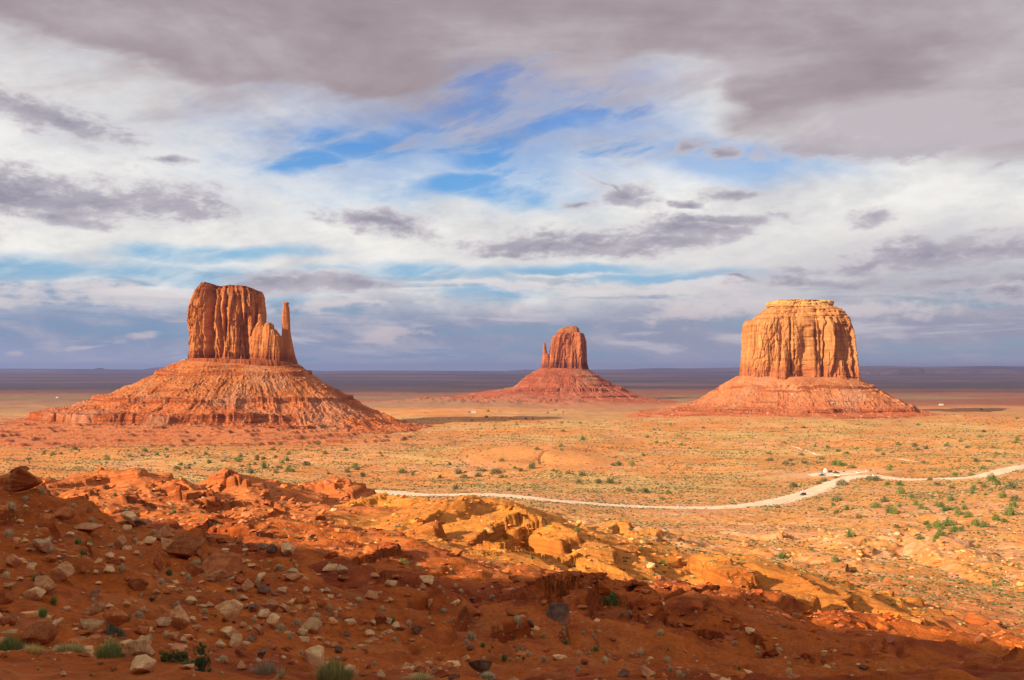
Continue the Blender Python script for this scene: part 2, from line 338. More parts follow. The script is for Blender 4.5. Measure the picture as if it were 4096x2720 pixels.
# broken ledges: (picture points with distances), height of the step; the low side is the near one
SCARPS = [
 ([(180,1930,285),(330,1908,298),(480,1893,310)], 2.6), ([(470,1998,232),(620,1965,245),(760,1988,240),(900,1993,240),(1010,1978,248)], 2.6), ([(940,2078,205),(1052,2043,212),(1125,2022,218)], 2.6),
 ([(490,2062,190),(557,2043,195),(680,2050,195)], 2.0), ([(765,2124,152),(835,2098,158),(965,2100,158)], 1.8), ([(1015,2150,148),(1114,2110,156)], 2.0), ([(1395,2282,122),(1496,2233,134),(1549,2208,140),(1630,2188,146)], 2.2),
 ([(1562,2382,92),(1632,2344,100),(1695,2344,101)], 1.6), ([(1905,2165,200),(1970,2208,194),(2071,2208,194),(2105,2178,198)], 2.8), ([(1985,2090,228),(2053,2125,224),(2130,2090,228),(2195,2068,232)], 3.0), ([(2195,2238,204),(2262,2262,200),(2358,2206,206)], 2.8),
 ([(2880,2434,178),(2930,2460,175),(2982,2402,180),(3045,2364,184),(3008,2312,190)], 3.0), ([(2298,2382,120),(2356,2404,118),(2398,2345,124),(2455,2328,126)], 2.0), ([(585,1964,288),(715,1930,295)], 2.6), ([(880,1938,330),(930,1890,345)], 2.6),
 ([(3105,2152,415),(3146,2136,420),(3180,2136,420)], 3.5), ([(3198,2170,400),(3230,2206,385)], 3.5), ([(3358,2334,292),(3398,2305,300)], 3.5), ([(1480,2010,330),(1560,2035,322),(1640,2045,318),(1700,2060,312)], 2.6), ([(1240,2100,190),(1330,2070,200),(1420,2085,198)], 2.2),
 ([(2690,2500,118),(2790,2530,114),(2880,2560,112)], 1.6), ([(3010,2600,110),(3110,2620,108),(3230,2650,108)], 1.6), ([(2500,2460,104),(2600,2455,108)], 1.4), ([(300,2010,205),(390,1990,210)], 2.0), ([(1700,2390,88),(1800,2370,92),(1900,2395,90)], 1.2),
]
SW = [([W(*p) for p in pts], H) for pts, H in SCARPS]
RW = [([W(*p) for p in pts], a, b, w) for pts, a, b, w in RIDGES]
# the road, in picture points, laid on the bare profile
def hit(px, py, hf, Y0=8.0, Y1=6000.0, n=1500):
    px = np.asarray(px, float); py = np.asarray(py, float)
    Ys = np.exp(np.linspace(math.log(Y0), math.log(Y1), n))[None, :]
    X = Ys * (px[:, None] - 2048) / F; zr = CZ - Ys * (py[:, None] - HY) / F
    h = hf(X, np.broadcast_to(Ys, X.shape)); g = zr - h
    k = np.argmax(g <= 0, axis=1); k = np.where((g <= 0).any(1), np.maximum(k, 1), n - 1); i = np.arange(len(px))
    t = g[i, k - 1] / np.maximum(g[i, k - 1] - g[i, k], 1e-6); t = np.clip(t, 0, 1)
    Yh = Ys[0, k - 1] * (1 - t) + Ys[0, k] * t
    return Yh * (px - 2048) / F, Yh, CZ - Yh * (py - HY) / F
ROADPX = [(1400,1972),(1475,1962),(1560,1968),(1650,1979),(1780,1980),(1908,1976),(2040,1984),(2169,1999),(2300,2010),(2429,2020),(2580,2028),(2724,2031),(2840,2031),(2949,2026),(3040,2017),(3123,2003),(3190,1985),(3244,1968),(3300,1945),(3355,1924),(3410,1906),(3470,1902),(3560,1915),(3650,1918),(3730,1917),(3820,1914),(3903,1908),(3960,1897),(4000,1886),(4050,1874),(4096,1866),(4200,1850)]
rx, ry, rz = hit([p[0] for p in ROADPX], [p[1] for p in ROADPX], base_h, 450, 1300)
def smooth_path(x, y, n):
    s = np.r_[0, np.cumsum(np.hypot(np.diff(x), np.diff(y)))]; t = np.linspace(0, s[-1], n); X = np.interp(t, s, x); Y = np.interp(t, s, y)
    for _ in range(14):
        X[1:-1] = (X[:-2] + X[1:-1] * 2 + X[2:]) / 4; Y[1:-1] = (Y[:-2] + Y[1:-1] * 2 + Y[2:]) / 4
    return X, Y
RX, RY = smooth_path(rx, ry, 260)
ROADPTS = [(a, b, 0) for a, b in zip(RX[::4], RY[::4])]
PKX, PKY, _ = (v[0] for v in hit([3350], [1893], base_h, 450, 1300))      # middle of the car park
TRACKS = [[(3165,1783),(3200,1795),(3250,1812),(3290,1820)], [(3595,1836),(3640,1842),(3700,1850)]]
DEFER = {}
def ground_h(X, Y, spacing=None, info=False):
    X = np.asarray(X, np.float32); Y = np.asarray(Y, np.float32)
    r = np.hypot(X, Y); sp = spacing if spacing is not None else 0.0032 * r + 0.02
    u, D = uY(X, Y)
    wx = X + 10 * perlin(X / 45, Y / 45, 5); wy = Y + 10 * perlin(X / 45 + 9, Y / 45 + 4, 6)
    h = base_h(X + 0.25 * (wx - X), Y)
    rd, _, _, _ = seg_dist(X, Y, ROADPTS)
    pk = np.hypot((X - PKX) / 55, (Y - PKY) / 30)
    flat = np.minimum(sstep(5, 45, rd), sstep(0.8, 1.8, pk))
    front = sstep(0.75, 0.6, np.abs(np.arctan2(X, Y)))
    bad = sstep(95, 170, D) * sstep(560, 400, D) * (0.35 + 0.65 * sstep(0.20, 0.02, u)) * flat
    # ridges
    rock = np.zeros_like(h); orange = np.zeros_like(h)
    jag = 3.5 * (ridged(wx, wy, 26, 4, 31, 0.5, sp) - 0.9)
    for k, (pts, sl, sr, wt) in enumerate(RW):
        d, hz, side, tt = seg_dist(wx * 0.35 + X * 0.65, wy * 0.35 + Y * 0.65, pts)
        big = k in (14, 15)
        right = side > 0
        gul = 1 + 0.20 * perlin(wx / 11 + k, wy / 11, 40 + k)
        fall = np.where(right, sr, sl) * gul
        endf = np.minimum(tt, 1 - tt); endd = sstep(0, 0.12, endf)
        hr = hz + (1.0 if k < 3 else 0.4 if not big else 0) - fall * np.maximum(d - wt, 0) + (0 if big else np.where(right, 0.35, 0.15) * jag * np.exp(-d / 14)) - (1 - endd) * 1.5
        k_ = 2.0 if not big else 5.0
        k_ = 0.9 if not big else 5.0
        m = np.clip(0.5 + 0.5 * (hr - h) / k_, 0, 1)
        h = h * (1 - m) + hr * m + k_ * m * (1 - m) * 0.5
        if k in (0, 1, 2, 6): orange = np.maximum(orange, m * sstep(-4, 2, hr - h + 3))
        if not big: rock = np.maximum(rock, m * np.where(right, 1.0, 0.45))
    for ox, oy, oa, ob, ot in ((-2, 222, 34, 62, 0.25), (47, 190, 20, 38, 0.35), (-30, 255, 16, 40, 0.2)):
        ca, sa = math.cos(ot), math.sin(ot); ax = ((wx - ox) * ca + (wy - oy) * sa) / oa; ay = (-(wx - ox) * sa + (wy - oy) * ca) / ob
        orange = np.maximum(orange, sstep(1.15, 0.75, np.hypot(ax, ay) + 0.2 * perlin(X / 12, Y / 12, 45)))
    # rills and knobs in the badlands
    bad = bad * (1 - 0.55 * orange)
    n1 = ridged(wx * 0.8 + wy * 0.6, (wy * 0.8 - wx * 0.6) * 0.55, 48, 5, 11, 0.52, sp)
    h = h + bad * 2.0 * (n1 - 1.0)
    h = h + bad * 0.45 * fbm(X, Y, 9, 5, 71, 0.62, sp)
    # bedding: steps along gently tilted strata
    h = h + bad * 0.7 * (ridged(X, Y, 16, 4, 73, 0.6, sp) - 0.8) * (0.35 + 0.65 * np.clip(rock, 0, 1))
    q = h - 0.17 * X - 0.03 * Y + 1.2 * fbm(X, Y, 60, 3, 91) + 0.25 * fbm(X, Y, 9, 4, 94, 0.6, sp)
    step = 3.8; f = q / step; fl = np.floor(f); fr = f - fl
    ter = (fl + sstep(0.80, 0.96, fr)) * step - q
    tm = sstep(60, 120, D) * sstep(620, 450, D) * flat * np.clip(0.25 + 1.4 * perlin(X / 55, Y / 40, 77) + 0.3 * rock + 0.25 * sstep(.1, -.2, u), 0, 1)
    tm = tm * (1 + 0.2 * orange) * (1 - 0.4 * sstep(250, 320, D))
    h = h + ter * tm * 0.9
    ledge = sstep(0.76, 0.84, fr) * sstep(1.02, 0.95, fr) * tm
    qb = h - 0.13 * X - 0.03 * Y + 0.3 * fbm(X, Y, 5, 3, 95, 0.6, sp); fb = qb / 0.95; frb = fb - np.floor(fb)
    tmb = 0.75 * np.clip(bad * 1.2, 0, 1) * sstep(330, 220, D) * np.clip(0.3 + 1.5 * perlin(X / 24, Y / 24, 79), 0, 1)
    h = h + tmb * (1 - 0.3 * orange) * 0.75 * ((np.floor(fb) + sstep(0.72, 0.95, frb)) * 0.95 - qb)
    jx = X + 1.5 * perlin(X / 4.2, Y / 4.2, 401) + 0.25 * perlin(X / 1.3, Y / 1.3, 402); jy = Y + 1.5 * perlin(X / 4.2 + 7, Y / 4.2, 403) + 0.25 * perlin(X / 1.3, Y / 1.3 + 5, 404)
    for pts, H in SW:
        d, hz, side, tt = seg_dist(jx, jy, pts); L_ = 0.075 * pts[0][1] + 2; e_ = sstep(0, 0.15, np.minimum(tt, 1 - tt))
        h = h + H * 0.44 * e_ * np.where(side > 0, -0.45 * np.exp(-d / (0.35 * L_)), np.exp(-d / L_))
        ledge = np.maximum(ledge, e_ * 1.2 * np.where(side > 0, np.exp(-d / 1.3), np.exp(-(d / 0.7) ** 2)))
    # near slope: lumps, hollows, a few little scarps
    near = sstep(170, 90, D)
    h = h + near * (0.030 * np.minimum(D, 60) * fbm(X, Y, 16, 3, 21, 0.5, sp) + 0.016 * np.minimum(D, 40) * ridged(X, Y, 5.5, 4, 25, 0.55, sp) * 0.6)
    q2 = h - 0.10 * X + 0.8 * fbm(X, Y, 22, 3, 93); f2 = q2 / 1.5; fr2 = f2 - np.floor(f2)
    t2 = (np.floor(f2) + sstep(0.7, 0.97, fr2)) * 1.5 - q2
    tm2 = near * sstep(30, 60, D) * np.clip(perlin(X / 18, Y / 18, 97) * 2.2 + 0.1, 0, 1)
    h = h + t2 * tm2 * 0.8
    ledge = np.maximum(ledge, sstep(0.68, 0.78, fr2) * sstep(1.0, 0.92, fr2) * tm2)
    # clods and pebbly ground
    h = h + near * 0.05 * fbm(X, Y, 1.1, 3, 27, 0.6, sp) * sstep(-0.2, 0.4, perlin(X / 9, Y / 9, 28))
    clod = np.clip(perlin(X / 0.9, Y / 0.9, 29) - 0.15, 0, 1) * np.clip(1.0 / (2.5 * sp) - 0.6, 0, 1)
    h = h + near * 0.28 * clod * sstep(0.0, 0.35, perlin(X / 13 + 3, Y / 13, 30))
    # right hand hillside and middle ground roughness
    midm = sstep(110, 200, D) * sstep(900, 600, D) * flat
    h = h + midm * (0.9 * fbm(X, Y, 40, 5, 51, 0.5, sp) + 0.35 * ridged(X, Y, 14, 3, 57, 0.5, sp))
    # the valley: low swells and washes
    far = sstep(520, 950, D) * flat
    h = h + far * (4.2 * fbm(X, Y, 320, 4, 61, 0.5, sp) + 1.5 * (ridged(X, Y * 1.6, 110, 4, 65, 0.5, sp) - 0.6)) * sstep(9000, 4000, D)
    # low red benches round the foot of the left butte and beyond
    b1 = np.exp(-(((X + 560) / 420) ** 2 + ((Y - 1330) / 150) ** 2) ** 2)
    h = h + b1 * (3 + 15 * sstep(1170, 1470, Y + 40 * perlin(X / 90, Y / 90, 84)) + 2.0 * fbm(X, Y * 1.3, 190, 3, 81, 0.5, sp) + 1.0 * ridged(X, Y, 45, 3, 82, 0.5, sp))
    b2 = np.exp(-(((X + 50) / 330) ** 2 + ((Y - 2880) / 190) ** 2) ** 2)
    h = h + b2 * (12 + 5 * ridged(X, Y, 90, 4, 83, 0.5, sp))
    b3 = np.exp(-(((X - 640) / 480) ** 2 + ((Y - 1950) / 330) ** 2) ** 2)
    h = h + b3 * 6
    b1 = np.minimum(b1 * 1.4, 1)
    fq = h / 3.2; ffr = fq - np.floor(fq); bt = np.clip(b1 * 1.5 + b2, 0, 1)
    h = h + bt * ((np.floor(fq) + sstep(0.82, 0.97, ffr)) * 3.2 - h)
    ledge = np.maximum(ledge, 2.0 * bt * sstep(0.78, 0.84, ffr) * sstep(1.02, 0.96, ffr))
    # far plain: long scarps
    h = h + sstep(4000, 7000, D) * 9 * perlin(X / 3000, Y / 1500, 101) * sstep(40000, 20000, D)
    # an unseen mesa added behind the viewpoint, its rim shaped to shade the slope
    if 'rim' in DEFER:
        ex, ez = DEFER['rim']
        top = np.interp(X, ex, ez) + 1.6 * perlin(X / 13, Y / 13, 110) + 2.6 * perlin(X / 38, Y / 38, 112)
        edge = DEFER['y'] + 3 * perlin(X / 25, Y * 0, 111)
        dd = edge - Y                                          # positive inside the added mesa
        top = top + 0.55 * np.clip(dd, 0, 400)
        wall = np.interp(dd, [-60, -22, -3, 0, 500, 1400], [0, 0.30, 0.55, 1.0, 1.0, 0.0])
        sidef = sstep(-1300, -800, X) * sstep(480, 330, X)
        h = np.where(dd > -60, np.maximum(h, h + (top - h) * wall * sidef), h)
    if info: return h, dict(u=u, D=D, rock=rock, orange=orange, ledge=ledge, near=near, bad=bad, rd=rd, pk=pk, b1=b1, b2=b2, b3=b3, tm=tm)
    return h
# where the edge of the shade lies in the photograph -> the height the added mesa's rim must have
SE = [(250,2090),(700,2140),(1000,2195),(1300,2230),(1700,2275),(2000,2295),(2450,2335),(2700,2440),(3000,2490),(3400,2545),(3700,2625),(4096,2715)]
ex, ey, ez = hit([p[0] for p in SE], [p[1] for p in SE], lambda a, b: ground_h(a, b), 20, 600)
DEFER['y'] = -30.0
tt = (ey - DEFER['y']) / (math.cos(SUN_AZ) * math.cos(SUN_EL))
added_rimx = ex - tt * math.sin(SUN_AZ) * math.cos(SUN_EL); added_rimz = ez + tt * math.sin(SUN_EL)
o_ = np.argsort(added_rimx); added_rimx, added_rimz = added_rimx[o_], added_rimz[o_]
print('RIM', np.round(added_rimx), np.round(added_rimz), np.round(ey))
DEFER['rim'] = (np.r_[added_rimx[0] - 300, added_rimx, added_rimx[-1] + 60], np.r_[added_rimz[0] + 10, added_rimz, added_rimz[-1] - 40] - 2.0)

UF = np.r_[np.linspace(-0.95, -0.55, 110)[:-1], np.linspace(-0.55, 0.55, 1120), np.linspace(0.55, 0.95, 110)[1:]]; th_f = np.arctan(UF); th_b = np.linspace(th_f[-1], 2 * math.pi + th_f[0], 92)[1:-1]
TH = np.r_[th_f, th_b]
RR = np.r_[np.exp(np.linspace(math.log(2.5), math.log(12), 60)), np.exp(np.linspace(math.log(12), math.log(110), 420))[1:], np.exp(np.linspace(math.log(110), math.log(700), 620))[1:], np.exp(np.linspace(math.log(700), math.log(4000), 380))[1:], np.exp(np.linspace(math.log(4000), math.log(40000), 100))[1:]]
GX_ = np.sin(TH)[None, :] * RR[:, None]; GY_ = np.cos(TH)[None, :] * RR[:, None]
GH, GI = ground_h(GX_, GY_, 0.0031 * np.broadcast_to(RR[:, None], GX_.shape) + 0.01, info=True)
print('ground verts', GH.size)

def L3(*c): return np.array(lin(*c), np.float32)
def cmix(a, b, t): return a + (b - a) * np.clip(t, 0, 1)[..., None]
def ground_color(X, Y, H, I):
    u, D = I['u'], I['D']
    n1 = fbm(X, Y, 30, 4, 201); n2 = fbm(X, Y, 160, 4, 205); n3 = fbm(X, Y, 5, 4, 209, 0.6, 0.0032 * D)
    red = np.array([0.41, 0.098, 0.016], np.float32); deep = np.array([0.24, 0.040, 0.010], np.float32)
    org = np.array([0.58, 0.215, 0.034], np.float32); sand = np.array([0.62, 0.258, 0.070], np.float32)
    pink = np.array([0.60, 0.26, 0.112], np.float32); pale = np.array([0.62, 0.42, 0.26], np.float32)
    scrub = np.array([0.54, 0.345, 0.115], np.float32); brick = np.array([0.50, 0.15, 0.055], np.float32)
    c = np.broadcast_to(red, X.shape + (3,)).copy()
    c = cmix(c, deep, np.clip(sstep(0.0, 0.6, n1 + 0.3 * n3) * 0.75 + 0.6 * sstep(0.55, 0.95, ridged(X, Y, 13, 4, 203, 0.55) * 0.5 + 0.2 * n3), 0, 1))
    c = cmix(c, np.array([0.46, 0.15, 0.040], np.float32), sstep(0.1, 0.7, n3 + 0.5 * n2) * 0.45)
    midz = sstep(150, 330, D + 60 * n2) * sstep(-0.12, 0.05, u - 0.03 + 0.04 * n1) + sstep(420, 560, D)
    c = cmix(c, sand, np.clip(midz, 0, 1) * 0.95)
    c = cmix(c, np.array([0.60, 0.24, 0.085], np.float32), np.clip(midz, 0, 1) * sstep(-0.1, 0.5, n1) * 0.7)
    c = cmix(c, pink, np.clip(midz, 0, 1) * sstep(0.1, 0.6, fbm(X, Y, 70, 3, 213)) * 0.8)
    c = cmix(c, pale, np.clip(midz, 0, 1) * sstep(0.45, 0.8, ridged(X, Y, 24, 4, 217) * 0.5 + 0.3 * n3) * 0.4)
    # left badlands brighter red orange
    c = cmix(c, np.array([0.50, 0.145, 0.038], np.float32), sstep(150, 220, D) * sstep(520, 420, D) * sstep(0.0, -0.15, u) * 0.8)
    c = cmix(c, org, np.clip(I['orange'] * (0.85 + 0.4 * n1), 0, 1) * 0.92)
    # valley: greenish yellow scrub, orange sand between
    vz = sstep(640, 800, D)
    vg = sstep(-0.05, 0.40, fbm(X, Y * 1.8, 260, 4, 221) + 0.25 * n1 + 0.35 * np.exp(-((u - 0.28) / 0.25) ** 2)) * vz * sstep(2600, 1700, D)
    c = cmix(c, scrub, vg * 0.66)
    c = cmix(c, np.array([0.59, 0.212, 0.055], np.float32), vz * sstep(0.0, 0.5, fbm(X, Y, 200, 3, 225)) * 0.75)
    c = cmix(c, np.array([0.50, 0.165, 0.05], np.float32), vz * sstep(0.15, 0.5, fbm(X, Y * 1.5, 55, 4, 227)) * 0.5)
    md = sstep(1.2, 0.7, np.hypot((X - 28) / 75, (Y - 1010) / 110) + 0.25 * n1) + 0.8 * sstep(1.2, 0.7, np.hypot((X - 150) / 60, (Y - 930) / 60) + 0.3 * n1)
    c = cmix(c, np.array([0.64, 0.25, 0.075], np.float32), np.clip(md, 0, 1) * 0.85)
    c = cmix(c, brick, np.clip(I['b1'] + I['b2'] * 1.0 + 0.4 * I['b3'], 0, 1) * 0.9)
    # beyond the buttes: rose, then shrub plains darkened to paint in cloud shadow
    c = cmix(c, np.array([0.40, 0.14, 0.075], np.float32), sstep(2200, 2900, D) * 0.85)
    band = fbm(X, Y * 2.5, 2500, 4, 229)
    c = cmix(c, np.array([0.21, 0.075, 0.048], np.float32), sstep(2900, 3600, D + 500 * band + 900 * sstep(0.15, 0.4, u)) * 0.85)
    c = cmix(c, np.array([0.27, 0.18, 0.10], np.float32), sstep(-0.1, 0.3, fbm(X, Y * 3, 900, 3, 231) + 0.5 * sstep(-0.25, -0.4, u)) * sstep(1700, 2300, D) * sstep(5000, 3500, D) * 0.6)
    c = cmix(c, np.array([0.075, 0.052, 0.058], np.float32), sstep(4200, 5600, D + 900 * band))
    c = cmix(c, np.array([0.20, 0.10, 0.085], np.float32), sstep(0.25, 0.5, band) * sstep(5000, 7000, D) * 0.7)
    # ledges: dark red rock, with shadow lines painted along the rims
    c = cmix(c, deep * 0.75, np.clip(I['ledge'], 0, 1.3) * 0.55 * (1 - 0.5 * I['orange']))
    # dusty shoulders of the road and the car park
    c = cmix(c, np.array([0.64, 0.36, 0.20], np.float32), sstep(20, 6, I['rd'] + 5 * n3) * 0.75)
    c = cmix(c, np.array([0.62, 0.33, 0.17], np.float32), sstep(1.15, 0.8, I['pk'] + 0.15 * n3) * 0.85)
    c = cmix(c, pink * 0.95, sstep(80, 30, I['rd'] + 25 * n1) * sstep(0.33, 0.1, np.abs(u - 0.02)) * 0.5)
    veg = np.clip(0.55 * sstep(330, 600, D) + 0.25 * sstep(150, 300, D) * sstep(0, .1, u) + 0.4 * vg, 0, 1) * sstep(8, 25, I['rd']) * sstep(0.9, 1.3, I['pk']) * sstep(7000, 3000, D) * (1 - 0.8 * np.clip(I['b1'] + I['b2'], 0, 1))
    veg = veg * (1 - 0.85 * np.clip(md, 0, 1)) * np.clip(0.5 + fbm(X, Y, 60, 3, 241) * 1.2, 0, 1)
    return np.concatenate([c, veg[..., None]], -1)
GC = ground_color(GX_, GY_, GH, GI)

m_ground, N = mat('ground_soil')
tint = N.attr('tint'); veg = N.attr('tint', 'Alpha'); pos = N.geo(); nz = N.sep(N.geo('Normal'))[2]
f1 = N.noise(pos, 0.35, 6, 0.6); f2 = N.noise(pos, 3.0, 5, 0.65); f3 = N.noise(pos, 14.0, 3, 0.6)
c = N.mix(1.0, tint, N.ramp(f1, [(0.28, (0.70, 0.66, 0.62)), (0.5, (1, 1, 1)), (0.72, (1.22, 1.28, 1.35))]), 'MULTIPLY')
c = N.mix(1.0, c, N.ramp(f2, [(0.30, (0.74, 0.70, 0.66)), (0.5, (1, 1, 1)), (0.70, (1.22, 1.26, 1.32))]), 'MULTIPLY')
steep = N.ss(N.m('ADD', nz, N.m('MULTIPLY', N.m('SUBTRACT', f2, 0.5), 0.2)), 0.90, 0.70)
px_, py_, pz_ = N.sep(pos)
strat = N.noise(N.xyz(N.m('MULTIPLY', px_, 0.03), N.m('MULTIPLY', py_, 0.03), N.m('MULTIPLY', N.m('SUBTRACT', pz_, N.m('MULTIPLY', px_, 0.17)), 1.5)), 1.0, 6, 0.62)
c = N.mix(N.m('MULTIPLY', steep, 0.8), c, N.mix(1.0, tint, N.ramp(strat, [(0.34, (0.50, 0.42, 0.40)), (0.5, (0.85, 0.78, 0.72)), (0.66, (1.15, 1.1, 1.05))]), 'MULTIPLY'))
# small scrub as spots, one plant per cell
vd = N.voro(pos, 0.42); vcell = N.voro(pos, 0.42, out='Color')
dot = N.m('MULTIPLY', N.ss(vd, 0.40, 0.26), N.ss(N.m('SUBTRACT', veg, N.sep(vcell)[0]), -0.02, 0.06))
c = N.mix(N.m('MULTIPLY', dot, 0.8), c, N.mix(N.sep(vcell)[1], (0.10, 0.085, 0.03, 1), (0.34, 0.27, 0.11, 1)))
# pale chips of stone
cd = N.voro(pos, 2.2); cc = N.voro(pos, 2.2, out='Color')
chip = N.m('MULTIPLY', N.ss(cd, 0.26, 0.18), N.ss(N.sep(cc)[0], 0.84, 0.88))
c = N.mix(N.m('MULTIPLY', chip, 0.6), c, (0.50, 0.27, 0.13, 1))
hgt = N.m('ADD', N.m('ADD', N.m('MULTIPLY_ADD', N.m('MULTIPLY', steep, strat), 0.9, N.m('MULTIPLY', f1, 1.2)), N.m('MULTIPLY', f2, 0.30)), N.m('ADD', N.m('MULTIPLY', f3, 0.07), N.m('MULTIPLY', chip, 0.06)))
N.out(c, 0.95, N.bump(hgt, 0.9, 0.8), spec=0.1)

verts = np.stack([GX_, GY_, GH], -1).reshape(-1, 3)
faces = grid_faces(len(RR), len(TH), wrap=True)[:, ::-1]
cen = np.array([[0, 0, CZ - 1.7]], np.float32)
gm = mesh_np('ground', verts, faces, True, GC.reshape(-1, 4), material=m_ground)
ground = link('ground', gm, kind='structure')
# the small hub under the viewpoint closes the sheet
n0 = len(TH); hub = np.concatenate([verts[:n0], cen]); k = np.arange(n0)
hm = mesh_np('ground_hub', hub, np.stack([k, np.full(n0, n0), (k + 1) % n0], -1)[:, ::1], True, np.r_[GC[0], GC[0][:1]], material=m_ground)
hub_o = link('ground_under_viewpoint', hm, parent=ground, kind='structure')

LRR = np.log(RR)
def surf(X, Y):                                                # height of the finished mesh in front of the camera
    X = np.asarray(X, float); Y = np.asarray(Y, float); u = X / Y; r = np.hypot(X, Y)
    fj = np.interp(u, UF, np.arange(len(UF))); j = np.clip(fj.astype(int), 0, len(UF) - 2); fj = fj - j
    i = np.clip(np.searchsorted(RR, r) - 1, 0, len(RR) - 2); fi = np.clip((r - RR[i]) / (RR[i + 1] - RR[i]), 0, 1)
    return (GH[i, j] * (1 - fi) + GH[i + 1, j] * fi) * (1 - fj) + (GH[i, j + 1] * (1 - fi) + GH[i + 1, j + 1] * fi) * fj
def gslope(X, Y, e=0.5):
    return (surf(X + e, Y) - surf(X - e, Y)) / (2 * e), (surf(X, Y + e) - surf(X, Y - e)) / (2 * e)
def pick(px, py, Y0=9.0, Y1=6000.0):
    return hit(px, py, surf, Y0, Y1, 2600)
# ------------------------------------------------------------------ rock materials
def rock_mat(name, z0, z1, base, mid_, top, band=0.35, streak=0.5, seed=0.0):
    m, N = mat(name); pos = N.geo(); x, y, z = N.sep(pos)
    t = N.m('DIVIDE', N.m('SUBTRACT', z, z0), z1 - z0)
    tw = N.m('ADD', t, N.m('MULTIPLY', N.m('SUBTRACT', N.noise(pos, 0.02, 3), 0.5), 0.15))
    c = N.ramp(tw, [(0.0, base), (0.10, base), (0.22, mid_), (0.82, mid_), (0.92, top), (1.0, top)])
    st = N.noise(N.xyz(N.m('MULTIPLY', x, 0.10), N.m('MULTIPLY', y, 0.10), N.m('MULTIPLY', z, 0.012)), 1.0, 6, 0.65)
    c = N.mix(streak, c, N.mix(1.0, c, N.ramp(st, [(0.30, (0.52, 0.45, 0.42)), (0.48, (0.95, 0.93, 0.9)), (0.66, (1.35, 1.42, 1.5))]), 'MULTIPLY'))
    sb = N.noise(N.xyz(N.m('MULTIPLY', x, 0.006), N.m('MULTIPLY', y, 0.006), N.m('MULTIPLY', z, 0.22)), 1.0, 5, 0.65)
    c = N.mix(band, c, N.mix(1.0, c, N.ramp(sb, [(0.32, (0.55, 0.48, 0.45)), (0.5, (1, 1, 1)), (0.68, (1.3, 1.3, 1.3))]), 'MULTIPLY'))
    bl = N.noise(pos, 0.07, 6, 0.6)
    c = N.mix(0.6, c, N.mix(1.0, c, N.ramp(bl, [(0.3, (0.65, 0.6, 0.58)), (0.5, (1, 1, 1)), (0.7, (1.3, 1.32, 1.3))]), 'MULTIPLY'))
    h = N.m('ADD', N.m('MULTIPLY', st, 1.2), N.m('ADD', N.m('MULTIPLY', sb, 1.0), N.m('MULTIPLY', N.noise(pos, 0.35, 6, 0.65), 1.0)))
    N.out(c, 0.95, N.bump(h, 0.8, 2.5), spec=0.08)
    return m
def talus_mat(name, c_up, c_lo, z0, z1):
    m, N = mat(name); pos = N.geo(); x, y, z = N.sep(pos); nz = N.sep(N.geo('Normal'))[2]
    t = N.m('DIVIDE', N.m('SUBTRACT', z, z0), z1 - z0)
    c = N.mix(N.ss(t, 0.1, 0.6), c_lo, c_up)
    n1 = N.noise(pos, 0.03, 5, 0.6); n2 = N.noise(pos, 0.30, 5, 0.65)
    c = N.mix(1.0, c, N.ramp(n1, [(0.3, (0.72, 0.66, 0.62)), (0.5, (1, 1, 1)), (0.7, (1.2, 1.32, 1.45))]), 'MULTIPLY')
    c = N.mix(1.0, c, N.ramp(n2, [(0.3, (0.68, 0.62, 0.6)), (0.5, (1, 1, 1)), (0.7, (1.3, 1.38, 1.45))]), 'MULTIPLY')
    sb = N.noise(N.xyz(N.m('MULTIPLY', x, 0.01), N.m('MULTIPLY', y, 0.01), N.m('MULTIPLY', z, 0.45)), 1.0, 4, 0.6)
    stp = N.m('MAXIMUM', N.ss(nz, 0.76, 0.50), N.ss(N.m('ADD', N.sep(N.attr('tint'))[0], N.m('MULTIPLY', N.m('SUBTRACT', n2, 0.5), 0.8)), 0.25, 0.55))
    c = N.mix(N.m('MULTIPLY', stp, 0.85), c, N.mix(1.0, c_lo, N.ramp(sb, [(0.35, (0.30, 0.25, 0.24)), (0.5, (0.55, 0.50, 0.48)), (0.65, (0.9, 0.85, 0.85))]), 'MULTIPLY'))  # walls and ledges: dark red rock plus undercut shade painted into the colour
    ch = N.ss(N.noise(N.v('MULTIPLY', pos, (1, 1, 0.4)), 0.013, 4, 0.55), 0.50, 0.62)
    c = N.mix(N.m('MULTIPLY', ch, 0.4), c, N.mix(n2, (0.28, 0.13, 0.07, 1), (0.46, 0.24, 0.135, 1)))
    vd = N.voro(pos, 0.22); vc = N.voro(pos, 0.22, out='Color'); blk = N.m('MULTIPLY', N.ss(vd, 0.36, 0.22), N.ss(N.m('SUBTRACT', N.sep(vc)[0], N.m('MULTIPLY', n1, 0.9)), 0.12, 0.3))
    c = N.mix(N.m('MULTIPLY', blk, 0.55), c, (0.62, 0.37, 0.23, 1))
    h = N.m('ADD', N.m('MULTIPLY', n2, 1.0), N.m('MULTIPLY', blk, 0.9))
    N.out(c, 0.95, N.bump(h, 0.9, 1.8), spec=0.08)
    return m

